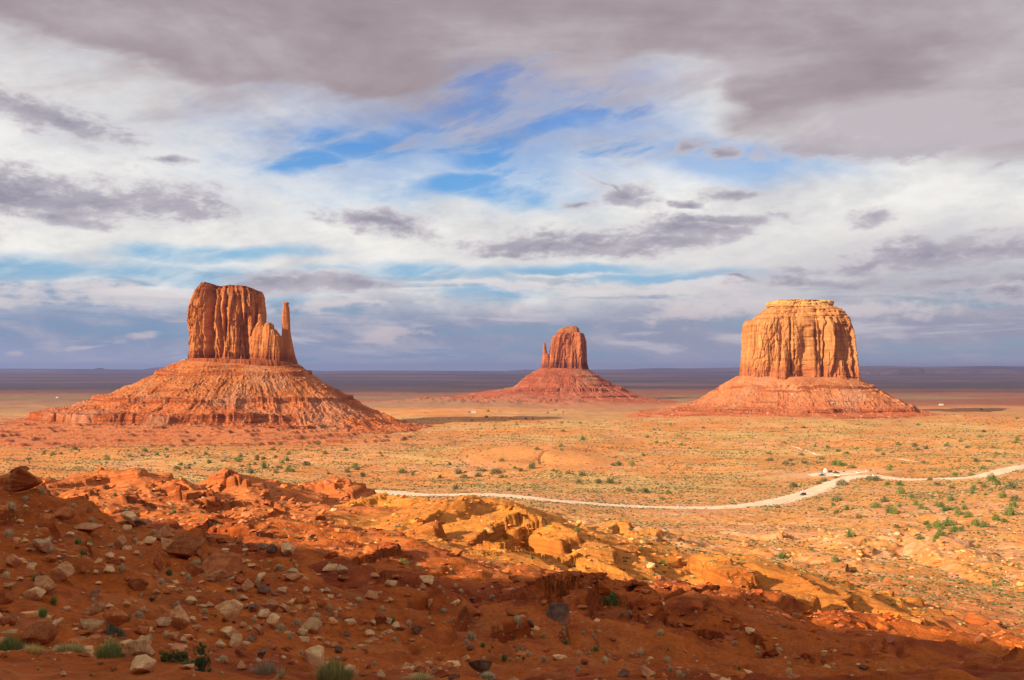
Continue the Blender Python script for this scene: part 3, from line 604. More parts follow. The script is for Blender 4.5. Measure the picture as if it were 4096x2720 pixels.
# ------------------------------------------------------------------ buttes
def col3(s, z, ws, wz, seed, cusp=True):
    p = perlin(s / ws, z / wz, seed); return np.abs(p) * 2 if cusp else p
def cliff_mesh(name, Yd, m_px, levels, depth, top_px, material, amp=1.0, nper=900, nz=230, lobes=(26, 10, 4), seed=1, sq=2.8, yoff=0.0, twist=0.0, grooves=(), steps=0.0):
    """levels: [(picture row, left x, right x)], bottom to top; depth: depth/width ratio; top_px: [(x, row)] skyline of the top"""
    lv = sorted(levels, key=lambda q: -q[0])
    zl = np.array([CZ + (HY - q[0]) * m_px for q in lv]); xl = np.array([(q[1] - 2048) * m_px for q in lv]); xr = np.array([(q[2] - 2048) * m_px for q in lv])
    tx = np.array([(q[0] - 2048) * m_px for q in top_px]); tz = np.array([CZ + (HY - q[1]) * m_px for q in top_px])
    zb = zl[0] - 6; ztop = tz.max()
    hb = 0.36 * depth * (xr[0] - xl[0]) / 2                     # the outline is seen at the near or the far corner
    xl = xl * np.where(xl < 0, (Yd + yoff - hb) / Yd, (Yd + yoff + hb) / Yd); xr = xr * np.where(xr > 0, (Yd + yoff - hb) / Yd, (Yd + yoff + hb) / Yd)
    # more points on the side that faces the camera
    ph = np.linspace(0, 2 * math.pi, nper, endpoint=False); ph = ph + 0.42 * np.sin(ph - math.pi / 2 + math.pi) * -1
    T = np.linspace(0, 1, nz)[:, None]; PH = ph[None, :]
    cx0, sx0 = np.cos(PH), np.sin(PH)
    ex_ = 2.0 / sq
    cxs = np.sign(cx0) * np.abs(cx0) ** ex_; sxs = np.sign(sx0) * np.abs(sx0) ** ex_
    Z = zb + (ztop - zb) * T
    L = np.interp(Z, zl, xl); R = np.interp(Z, zl, xr); cx = (L + R) / 2; a = (R - L) / 2
    a0 = (xr[0] - xl[0]) / 2; b = a0 * depth * (0.35 + 0.65 * a / a0)
    X = cx + a * cxs; Y = Yd + yoff + b * sxs
    per = 2 * (a0 + a0 * depth) * 0.85
    s = np.cumsum(np.r_[0, np.hypot(np.diff((a0 * cxs)[0]), np.diff((a0 * depth * sxs)[0]))])[None, :]
    s = s + twist * (Z - zb)
    # buttresses: rounded ribs parted by sharp clefts
    B1, B2, B3 = lobes
    sw = s + 0.35 * B2 * perlin(s / B1, Z / 70, seed + 9)
    vis = 0.35 + 0.65 * sstep(-0.25, 0.35, perlin(s / 60, Z / 45, seed + 4))   # some faces are smooth
    d = amp * (0.20 * B1 * (col3(sw, Z, B1, 300, seed) ** 0.6 - 0.55) + 0.08 * B2 * vis * (col3(sw, Z + 30 * perlin(s / 15, Z * 0, seed + 3), B2, 110, seed + 1) ** 0.6 - 0.55) + 0.06 * B3 * vis * (col3(sw, Z, B3, 90, seed + 2) - 0.42))
    # joint-bounded plates: flat faces that step in and out with sharp edges
    s1 = s + 1.0 * perlin(s / 9, Z / 22, seed + 61) + 0.06 * (Z - zb) * np.sign(perlin(s / 50, Z * 0, seed + 62))
    pl = np.floor(3.0 * perlin(s1 / (B1 * 0.55), Z / 150, seed + 63)) * 0.075 * B1 + np.floor(3.2 * perlin(s1 / (B2 * 0.7), Z / 120, seed + 64)) * 0.13 * B2 + np.floor(3 * perlin(s1 / (B3 * 1.1), Z / 70, seed + 65)) * 0.10 * B3
    d = d + amp * (pl + 0.04 * B1 + 0.05 * B2)
    ck = perlin(s1 / (B2 * 1.1), Z / 140, seed + 66); d = d - amp * 0.22 * B2 * np.exp(-(ck / 0.07) ** 2) * sstep(-0.3, 0.2, perlin(s / 20, Z / 60, seed + 67))
    for gx, gw, gd, lean, g0, g1 in grooves:
        tz_ = (Z - zb) / (ztop - zb); gc = (gx - 2048 + lean * (tz_ - 0.5)) * m_px; q_ = (X - gc + 1.5 * perlin(Z / 18, Z * 0 + gx, seed)) / (gw * m_px)
        d = d - gd * np.exp(-q_ * q_) * (sxs < 0) * sstep(g0 - 0.12, g0 + 0.05, tz_) * sstep(g1 + 0.12, g1 - 0.05, tz_)
    # slabs fallen from the face, and spalls
    sl = np.floor(2.2 * perlin(s / (B1 * 0.8), Z / 60, seed + 21) + 0.7 * perlin(s / B2, Z / 24, seed + 22))
    d = d + amp * sl * 0.075 * B1
    d = d + 0.32 * amp * fbm(s, Z, 9, 4, seed + 31, 0.55)
    # horizontal bedding near the foot and the top
    tz_loc = np.interp(X, tx, tz); tt = (Z - zb) / (tz_loc - zb)
    bed = np.floor(Z / 3.1 + 0.3 * perlin(s / 30, Z / 30, seed + 40)); bn = perlin(bed * 0.73, s / 60, seed + 41) * 2.2 + 0.8 * perlin(bed * 1.7, s / 7, seed + 42)
    edge = np.maximum(sstep(0.16, 0.05, tt), sstep(0.86, 0.96, tt))
    d = d * (1 - 0.35 * sstep(0.85, 0.95, tt)) + amp * bn * (0.25 + 0.75 * edge)
    d = d + steps * (bn * 1.0 + 1.6 * np.abs(perlin(bed * 0.37, s / 90, seed + 43)))
    d = d - amp * 0.06 * B1 * sstep(0.93, 1.0, tt) * 2
    d = d - 3.2 * amp
    nx = cxs / np.maximum(a, 1); ny = sxs / np.maximum(b, 1); nn = np.hypot(nx, ny) + 1e-9; nx, ny = nx / nn, ny / nn
    # damp silhouettes so that they keep their place
    k = 1 - 0.75 * np.abs(cx0) ** 4
    X = X + nx * d * k; Y = Y + ny * d
    Z = np.minimum(Z, np.interp(X, tx, tz) + 0.8 * perlin(X / 6, Y / 6, seed + 50) * amp)
    rows = [np.stack([X, Y, np.broadcast_to(Z, X.shape)], -1)]
    # the cap: rings shrinking to the middle
    Xt, Yt = X[-1], Y[-1]; mx, my = Xt.mean(), Yt.mean()
    for q in (0.9, 0.75, 0.55, 0.35, 0.12):
        xx = mx + (Xt - mx) * q; yy = my + (Yt - my) * q
        rows.append(np.stack([xx, yy, np.interp(xx, tx, tz) + 0.8 * perlin(xx / 6, yy / 6, seed + 50) * amp + 0.3], -1)[None])
    V = np.concatenate(rows, 0); nr, nc = V.shape[:2]
    return mesh_np(name, V.reshape(-1, 3), grid_faces(nr, nc, wrap=True), True, material=material)
def talus_mesh(name, Yd, m_px, foot, depth, left, right, foot_front, ledges, material, nper=1100, seed=1, rmax=1.0, rough=1.0, zg=-4, calm=215):
    """foot: (left x, right x, row) of the cliff; left/right: [(dx px, row)] falling profiles beyond the cliff foot"""
    xl, xr = (foot[0] - 2048) * m_px, (foot[1] - 2048) * m_px; a0 = (xr - xl) / 2; cx = (xl + xr) / 2; b0 = a0 * depth
    ph = np.linspace(0, 2 * math.pi, nper, endpoint=False); ph = ph - 0.42 * np.sin(ph + math.pi / 2)
    C, Sn = np.cos(ph)[None, :], np.sin(ph)[None, :]
    def prof(p):
        q = [(-30 / m_px, foot[2] - 2)] + [(0, p[0][1])] + list(p[1:]); return np.array([u * m_px for u, v in q]), np.array([CZ + (HY - v) * m_px for u, v in q])
    lr, lz = prof(left); rr_, rz_ = prof(right)
    rmax_ = max(lr[-1], rr_[-1]) * 1.08
    rho = np.r_[np.linspace(-28, 0, 14)[:-1], np.linspace(0, rmax_, 330)][:, None]
    wl = np.clip(0.5 - 0.5 * C, 0, 1); wl = wl * wl * (3 - 2 * wl)
    sarc = ph[None, :] * (a0 + b0) / 2
    # gullies: radial, shifting a little downslope
    g = ridged(ph[None, :] * 5 + 0.5 * perlin(rho / 60, ph[None, :] * 6, seed + 2), rho / 130 + 0 * ph[None, :], 1.0, 5, seed, 0.6) - 0.5
    g2 = ridged(ph[None, :] * 26 + 0.01 * rho * perlin(ph[None, :] * 3, rho * 0, seed + 17), rho / 90 + 0 * ph[None, :], 1.0, 3, seed + 18, 0.55) - 0.4
    rs = rho * (1 + 0.05 * g * sstep(0, 60, rho) + 0.05 * perlin(ph[None, :] * 2.0, rho / 200, seed + 5))
    rs = rs * (1 + 0.10 * perlin(ph[None, :] * 1.3, rho / 150, seed + 24) * sstep(20, 90, rho))
    zL = np.interp(rs, lr, lz, right=zg); zR = np.interp(rs, rr_, rz_, right=zg)
    Z = zL * wl + zR * (1 - wl)
    # smooth end into the ground
    sup = (np.abs(C) ** 2.6 + np.abs(Sn) ** 2.6) ** (-1 / 2.6)
    X = cx + (a0 * sup + rho * 1.0) * C; Y = Yd + (b0 * sup + rho) * Sn
    led = np.zeros_like(Z)
    for (row, hgt, flute, a_from, a_to) in ledges:
        z0 = CZ + (HY - row) * m_px; ang = np.arctan2(Sn, C)
        pres = np.clip(0.5 + 1.9 * perlin(sarc / 70 + row, 0 * rho, seed + int(row) % 97) + flute, 0, 1) * 1.0
        if a_from is not None: pres = pres * sstep(a_from - 0.3, a_from + 0.1, C) * sstep(a_to + 0.3, a_to - 0.1, C)
        wob = 1.2 * perlin(sarc / 35, rho * 0, seed + 3) + flute * 1.3 * np.abs(perlin(sarc / 7, rho * 0, seed + 8))
        dz = (Z + wob - z0) / hgt
        # lift a bench above z0 and undercut below: a smooth slope turned into shelf + wall
        Z = Z + pres * hgt * 0.9 * np.clip(1 - dz / 1.3, 0, 1) * sstep(-0.10, 0.03, dz)
        led = np.maximum(led, pres * np.exp(-((dz + 0.06) / 0.26) ** 2))  # mask of the ledge darkening, painted undercut shade included
    amp = rough * sstep(2, 30, rho) * (1 - 0.72 * sstep(calm - 25, calm + 25, rho))
    Z = Z + amp * (1.6 * fbm(X, Y, 38, 3, seed + 11) + 0.55 * g2 * sstep(6, 50, rho) * sstep(-0.2, 0.4, perlin(X / 50, Y / 50, seed + 19)) + 0.9 * fbm(X, Y, 11, 5, seed + 12, 0.65))
    Z = Z + amp * 1.4 * (np.floor(2.5 * perlin(X / 22, Y / 22, seed + 20)) * 0.5)
    bl = np.clip(perlin(X / 4.6, Y / 4.6, seed + 13) - 0.22, 0, 1) * sstep(-0.2, 0.5, perlin(X / 60, Y / 60, seed + 14) + 0.25)
    bl2 = np.clip(perlin(X / 9, Y / 9, seed + 15) - 0.38, 0, 1)
    Z = Z + amp * (3.6 * bl + 3.8 * bl2)
    tail = sstep(rmax_ * 0.8, rmax_ * 1.0, rho)
    Z = Z * (1 - tail) + np.minimum(Z, surf_all(X, Y) - 2.5) * tail
    V = np.stack([X, Y, Z], -1); nr, nc = Z.shape
    C = np.repeat(led.reshape(-1, 1), 3, 1).astype(np.float32); return mesh_np(name, V.reshape(-1, 3), grid_faces(nr, nc, wrap=True)[:, ::-1], True, C, material=material)
def surf_all(X, Y):
    X = np.asarray(X, float); Y = np.asarray(Y, float); return surf(X, np.maximum(Y, 5))
def empty(name, loc, label=None, cat=None, group=None):
    o = bpy.data.objects.new(name, None); COL.objects.link(o); o.location = loc; o.empty_display_size = 1
    if label: o['label'] = label
    if cat: o['category'] = cat
    if group: o['group'] = group
    return o
def child(name, me, root):
    o = link(name, me, parent=root); o.matrix_parent_inverse = Matrix.Translation(-Vector(root.location)); return o

# --- left mitten butte, 1.6 km away
DW = 1640; mp = DW / F
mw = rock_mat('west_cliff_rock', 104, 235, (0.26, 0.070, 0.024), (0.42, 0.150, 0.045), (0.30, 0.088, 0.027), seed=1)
mtw = talus_mat('west_talus_soil', (0.38, 0.115, 0.030), (0.41, 0.105, 0.029), 20, 110)
west = empty('mitten_butte', ((970 - 2048) * mp, DW, 0), 'large red sandstone butte with a slim free standing spire on its right side', 'butte')
child('cliff', cliff_mesh('west_cliff', DW, mp, [(1436, 748, 1075), (1400, 750, 1073), (1350, 749, 1070), (1290, 748, 1068), (1260, 752, 1067), (1215, 756, 1065), (1190, 764, 1063), (1165, 768, 1058), (1145, 785, 1045), (1131, 795, 1040)],
      0.62, [(700, 1164), (766, 1160), (780, 1146), (805, 1137), (829, 1131), (868, 1143), (876, 1151), (900, 1149), (937, 1145), (1000, 1150), (1020, 1160), (1045, 1168), (1060, 1174), (1100, 1185)], mw, amp=1.0, lobes=(34, 12, 5), seed=11, sq=3.4, grooves=[(863, 17, 17, 10, 0.0, 1.0), (905, 7, 10, -14, 0.1, 1.0), (925, 6, 9, 4, 0.3, 1.0), (778, 7, 7, 14, 0.2, 0.9), (985, 9, 6, 12, 0.0, 0.8), (1012, 8, 9, -16, 0.0, 0.85), (1048, 5, 7, 6, 0.1, 0.9)]), west)
child('buttress', cliff_mesh('west_buttress', DW, mp, [(1444, 1000, 1138), (1400, 1002, 1138), (1346, 1006, 1135), (1320, 1012, 1126), (1290, 1030, 1112)],
      0.75, [(1000, 1250), (1062, 1262), (1066, 1290), (1076, 1306), (1082, 1296), (1092, 1294), (1100, 1300), (1103, 1318), (1112, 1322), (1122, 1338), (1134, 1346)], mw, amp=0.6, nper=420, nz=110, lobes=(14, 6, 3), seed=23, yoff=-22, sq=4.0), west)
child('spire', cliff_mesh('west_spire', DW, mp, [(1458, 1110, 1194), (1445, 1114, 1191), (1430, 1118, 1185), (1405, 1121, 1179), (1380, 1123, 1174), (1350, 1124, 1168), (1325, 1125, 1164), (1290, 1126, 1163), (1250, 1127, 1161), (1228, 1129, 1159), (1223, 1131, 1156), (1214, 1128, 1159), (1209, 1130, 1158)],
      0.9, [(1100, 1211), (1132, 1211), (1140, 1209), (1153, 1211), (1200, 1212)], mw, amp=0.30, nper=300, nz=150, lobes=(10, 5, 2.5), seed=37, yoff=-6, sq=3.2), west)
child('pedestal', cliff_mesh('west_pedestal', DW, mp, [(1462, 738, 1196), (1450, 742, 1192), (1432, 750, 1180), (1426, 756, 1172)], 0.56, [(600, 1430), (750, 1432), (1100, 1440), (1185, 1452), (1300, 1452)], mw, amp=0.35, nper=900, nz=40, lobes=(12, 6, 3), seed=51, sq=3.0, yoff=-4), west)
child('talus', talus_mesh('west_talus', DW, mp, (742, 1194, 1440), 0.52,
      [(0, 1440), (45, 1458), (96, 1490), (250, 1566), (404, 1627), (500, 1650), (620, 1676), (800, 1700)],
      [(0, 1458), (30, 1482), (61, 1507), (188, 1582), (277, 1633), (345, 1662), (420, 1692), (540, 1712)], None,
      [(1497, 6.0, 0.5, None, None), (1470, 3.0, 0.2, None, None), (1596, 6.5, 0.3, None, None), (1660, 12.0, 0.9, -2.0, 0.35), (1686, 4.5, 0.4, -2, 0.6), (1556, 3, -0.2, None, None), (1706, 4, 0.4, -2, 0.8)], mtw, seed=3), west)

# --- right butte, 2.05 km away
DM = 2060; mq = DM / F
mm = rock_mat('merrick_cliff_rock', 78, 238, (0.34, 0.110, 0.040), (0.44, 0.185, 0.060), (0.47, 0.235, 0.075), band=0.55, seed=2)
mtm = talus_mat('merrick_talus_soil', (0.43, 0.148, 0.055), (0.42, 0.112, 0.040), 0, 80)
mrim = rock_mat('rim_rock_stone', 190, 238, (0.46, 0.23, 0.08), (0.50, 0.28, 0.09), (0.52, 0.31, 0.10), seed=5)
mcap = rock_mat('stepped_cap_rock', 190, 232, (0.40, 0.155, 0.05), (0.45, 0.19, 0.06), (0.49, 0.25, 0.08), band=0.7, seed=6)
mer = empty('flat_butte', ((3190 - 2048) * mq, DM, 0), 'broad block shaped golden butte with a stepped cap, standing on the right', 'butte')
child('cliff', cliff_mesh('merrick_cliff', DM, mq, [(1512, 2958, 3421), (1490, 2962, 3418), (1440, 2966, 3416), (1385, 2970, 3413), (1330, 2972, 3408), (1300, 2974, 3402), (1284, 2976, 3396)],
      0.75, [(2900, 1284), (3000, 1281), (3100, 1276), (3200, 1272), (3300, 1274), (3396, 1280), (3450, 1285)], mm, amp=0.72, nper=1200, lobes=(46, 17, 6), seed=61, sq=5.0, grooves=[(3118, 4, 9, 3, 0.1, 1.0), (3180, 7, 13, -14, 0.05, 1.0), (3200, 4, 8, -8, 0.2, 1.0), (3222, 4, 7, -4, 0.3, 1.0), (3255, 5, 9, 10, 0.0, 1.0), (3300, 6, 8, 18, 0.2, 0.9), (3340, 12, 14, -22, 0.0, 1.0), (3372, 6, 9, -6, 0.1, 0.9), (3080, 4, 6, 4, 0.3, 0.8)]), mer)
child('stepped_cap', cliff_mesh('merrick_cap', DM, mq, [(1290, 3004, 3398), (1283, 3006, 3397), (1279, 3014, 3393), (1271, 3016, 3391), (1268, 3020, 3384), (1262, 3022, 3383), (1257, 3034, 3377), (1249, 3036, 3376), (1245, 3046, 3368), (1240, 3048, 3366), (1236, 3058, 3352), (1231, 3062, 3346), (1228, 3076, 3322), (1216, 3090, 3312), (1207, 3110, 3300)],
      0.75, [(2950, 1225), (3060, 1222), (3177, 1202), (3240, 1206), (3329, 1222), (3400, 1226)], mcap, amp=0.35, nper=900, nz=110, lobes=(22, 9, 4), seed=71, sq=4.5, steps=1.8), mer)
child('rim_rock', cliff_mesh('merrick_rim', DM, mq, [(1229, 3078, 3318), (1225, 3066, 3330), (1212, 3062, 3333), (1207, 3064, 3332), (1202, 3075, 3326)],
      0.72, [(2950, 1212), (3070, 1211), (3090, 1204), (3177, 1199), (3240, 1203), (3325, 1205), (3400, 1208)], mrim, amp=0.4, nper=600, nz=30, lobes=(14, 6, 3), seed=81, sq=4.0, yoff=10, steps=1.0), mer)
child('talus', talus_mesh('merrick_talus', DM, mq, (2954, 3426, 1504), 0.72,
      [(0, 1504), (70, 1548), (118, 1577), (175, 1608), (290, 1636), (370, 1650), (450, 1664), (560, 1680)],
      [(0, 1512), (62, 1553), (131, 1591), (207, 1633), (290, 1650), (400, 1664), (560, 1672)], None,
      [(1549, 5.5, 0.6, -0.8, 0.9), (1633, 6.5, 0.3, None, None), (1655, 4.0, 0.2, None, None), (1562, 3.0, 0, None, None), (1600, 3.0, -0.2, None, None)], mtm, seed=7, rough=0.95, calm=125), mer)

# --- middle mitten butte, 3.2 km away
DE = 3190; me_ = DE / F
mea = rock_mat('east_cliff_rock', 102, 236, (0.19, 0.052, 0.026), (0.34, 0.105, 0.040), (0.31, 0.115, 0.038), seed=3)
mte = talus_mat('east_talus_soil', (0.28, 0.070, 0.030), (0.36, 0.090, 0.042), 0, 105)
eas = empty('mitten_butte', ((2265 - 2048) * me_, DE, 0), 'distant dark red butte with a small thumb on its left side, in the middle', 'butte')
child('cliff', cliff_mesh('east_cliff', DE, me_, [(1474, 2185, 2354), (1455, 2190, 2350), (1412, 2197, 2348), (1369, 2203, 2345), (1357, 2206, 2342), (1340, 2214, 2339), (1333, 2224, 2337)],
      0.8, [(2150, 1335), (2214, 1334), (2240, 1331), (2320, 1332), (2337, 1335), (2400, 1338)], mea, amp=0.85, nper=600, nz=130, lobes=(30, 13, 6), seed=91, sq=4.5), eas)
child('summit_block', cliff_mesh('east_summit', DE, me_, [(1338, 2230, 2320), (1325, 2232, 2318), (1315, 2234, 2316), (1312, 2248, 2314), (1305, 2256, 2310)],
      0.7, [(2200, 1320), (2234, 1318), (2250, 1312), (2262, 1308), (2300, 1304), (2312, 1312), (2320, 1316)], mea, amp=0.3, nper=260, nz=40, lobes=(16, 8, 4), seed=95, sq=4), eas)
child('thumb', cliff_mesh('east_thumb', DE, me_, [(1474, 2160, 2215), (1445, 2167, 2205), (1422, 2169, 2199), (1412, 2170, 2190), (1395, 2171, 2186), (1380, 2174, 2184), (1371, 2176, 2182)],
      0.9, [(2150, 1370), (2176, 1373), (2180, 1370), (2184, 1378), (2188, 1405), (2195, 1420), (2205, 1420), (2220, 1420)], mea, amp=0.22, nper=220, nz=110, lobes=(12, 7, 4), seed=97, sq=2.4, yoff=-12), eas)
child('talus', talus_mesh('east_talus', DE, me_, (2164, 2356, 1470), 0.8,
      [(0, 1472), (58, 1505), (107, 1548), (150, 1556), (230, 1566), (330, 1585), (420, 1605)],
      [(0, 1477), (43, 1509), (111, 1547), (196, 1583), (240, 1594), (330, 1602), (400, 1608)], None,
      [(1506, 5.0, 0.2, None, None), (1520, 3, 0, None, None), (1560, 10.0, 0.7, -0.6, 1.3), (1582, 4.0, 0.3, None, None), (1540, 3, 0.0, None, None)], mte, nper=800, seed=13, rough=0.9, calm=160), eas)
# ------------------------------------------------------------------ naming things apart
ORD = ['', 'second ', 'third ', 'fourth ', 'fifth ', 'sixth ', 'seventh ', 'eighth ', 'ninth ', 'tenth ', 'eleventh ', 'twelfth ', 'thirteenth ', 'fourteenth ', 'fifteenth ']
def label_all(items, marks):
    """items: (object, px, py, words); marks: (px, py, phrase). Each label counts outwards from a landmark."""
    cells = {}
    for o, px, py, words in items:
        d = [(math.hypot((px - a) * 0.8, (py - b) * 1.6), k) for k, (a, b, _) in enumerate(marks)]; dist, k = min(d)
        a, b, ph = marks[k]; dx, dy = px - a, (py - b) * 2
        if abs(dx) > abs(dy): way = 'right of' if dx > 0 else 'left of'
        else: way = 'in front of' if dy > 0 else 'behind'
        cells.setdefault((words, way, ph), []).append((dist, o))
    for (words, way, ph), L in cells.items():
        L.sort(key=lambda q: q[0])
        for n, (_, o) in enumerate(L):
            o['label'] = f'{ORD[min(n, len(ORD) - 1)]}{words} {way} {ph}' if len(L) > 1 and n else f'{"nearest " if len(L) > 1 else ""}{words} {way} {ph}'

# ------------------------------------------------------------------ rocks
def ico(sub):
    import bmesh
    bm = bmesh.new(); bmesh.ops.create_icosphere(bm, subdivisions=sub, radius=1.0)
    v = np.array([q.co[:] for q in bm.verts], np.float32); f = np.array([[q.index for q in p.verts] for p in bm.faces], np.int32); bm.free(); return v, f
IV, IF = ico(5); IV1, IF1 = ico(2)
def rock_verts(seed, planes=14, flat=0.6, long=1.3, rnd=0.05, V=IV, noise=0.035, slabby=0.0):
    r = np.random.default_rng(seed); P = r.normal(size=(planes, 3)); P /= np.linalg.norm(P, axis=1, keepdims=True)
    if slabby: P = np.r_[P, [[0.15, 0.1, 1], [-0.1, 0.1, -1]]]; P /= np.linalg.norm(P, axis=1, keepdims=True)
    d = r.uniform(0.62, 0.95, len(P)); 
    if slabby: d[-2:] = slabby
    dot = V @ P.T; t = np.where(dot > 0.05, d / np.maximum(dot, 0.05), 9.0); k = rnd * 0.6
    m = t.min(1, keepdims=True); rad = m[:, 0] - k * np.log(np.exp(-(t - m) / k).sum(1))
    q = V * rad[:, None]
    n = fbm(q[:, 0] * 1 + q[:, 2] * 0.7 + seed, q[:, 1] + q[:, 2] * 0.9, 0.55, 4, seed) * noise
    n += noise * 0.8 * np.floor(2 * perlin(q[:, 2] * 5 + 0.3 * q[:, 0], q[:, 0] * 0.6, seed + 3)) * 0.5
    q = q * (1 + n[:, None]); q = q * np.array([long, 1.0, flat]); q /= np.abs(q[:, 0]).max()
    return q.astype(np.float32)
def stone_mat(name, col, dark):
    m, N = mat(name); p = N.obj(); ob = N.rnd()
    n1 = N.noise(p, 2.0, 6, 0.65); n2 = N.noise(p, 9.0, 5, 0.7)
    c = N.mix(N.ss(n1, 0.35, 0.65), dark, col)
    c = N.mix(1.0, c, N.ramp(n2, [(0.3, (0.66, 0.62, 0.6)), (0.5, (1, 1, 1)), (0.7, (1.25, 1.27, 1.3))]), 'MULTIPLY')
    c = N.mix(1.0, c, N.ramp(ob, [(0, (0.72, 0.7, 0.68)), (0.5, (1, 0.98, 0.96)), (1, (1.22, 1.2, 1.15))]), 'MULTIPLY')
    # red dust lies on the lower faces
    nz = N.sep(N.geo('Normal'))[2]; z = N.sep(p)[2]
    c = N.mix(N.m('MULTIPLY', N.ss(N.m('ADD', z, N.m('MULTIPLY', n1, 0.4)), 0.25, -0.15), 0.6), c, (0.36, 0.11, 0.04, 1))
    N.out(c, 0.9, N.bump(N.m('ADD', N.m('MULTIPLY', n1, 0.6), N.m('MULTIPLY', n2, 0.3)), 0.6, 0.15), spec=0.15)
    return m
SM = {'tan': stone_mat('tan_stone', (0.68, 0.44, 0.225), (0.52, 0.29, 0.13)), 'pink': stone_mat('pinkish_stone', (0.56, 0.28, 0.13), (0.40, 0.17, 0.07)),
      'red': stone_mat('red_stone', (0.42, 0.14, 0.045), (0.28, 0.075, 0.022)), 'dark': stone_mat('dark_stone', (0.20, 0.12, 0.08), (0.11, 0.055, 0.035))}
RMESH = []
for k in range(14):
    fl = [0.75, 0.9, 0.6, 0.8, 0.5, 0.7, 0.85][k % 7]; sl = 0.45 if k % 7 == 4 else 0.0
    me = mesh_np('rock_shape', rock_verts(100 + k, 11 + k % 4 * 3, fl, [1.25, 1.0, 1.5, 1.15, 1.7][k % 5], 0.05, slabby=sl), IF, True, material=SM['tan']); RMESH.append(me)
COLW = {'tan': 'pale tan', 'pink': 'pinkish brown', 'red': 'brick red', 'dark': 'dark brown'}
rocks = []
def add_rock(px, py, w, h, tint, label=None, k=None, rot=None, Ymax=420, Y0=9):
    x, y, z = (float(q[0]) for q in pick([px], [py], Y0, Ymax))
    s = 1.38 * w * y / F / 2; h = h * 1.28; k = RNG.integers(len(RMESH)) if k is None else k
    me = RMESH[k]; hz = me.vertices
    o = bpy.data.objects.new('boulder', me); COL.objects.link(o)
    ext = MEXT[k]; sz = (h * y / F) / (ext * 1.0)
    sz = min(max(sz, s * 0.5), s * 2.2)
    o.location = (x, y + s * 0.55, z + 0.0); o.scale = (s, s * RNG.uniform(0.8, 1.1), sz)
    o.location.z = z + sz * ext * 0.42
    o.rotation_euler = (RNG.uniform(-0.15, 0.15), RNG.uniform(-0.15, 0.15), RNG.uniform(-0.35, 0.35) + (math.pi if RNG.random() < 0.5 else 0)) if rot is None else rot
    o.material_slots[0].link = 'OBJECT'; o.material_slots[0].material = SM[tint]
    o['category'] = 'boulder'; o['group'] = 'boulders lying on the near slope'
    if label: o['label'] = label
    rocks.append((o, px, py, w, h, tint, label)); return o
MEXT = []
for me in RMESH:
    a = np.empty(len(me.vertices) * 3, np.float32); me.vertices.foreach_get('co', a); a = a.reshape(-1, 3); MEXT.append(float(a[:, 2].max() - a[:, 2].min()))
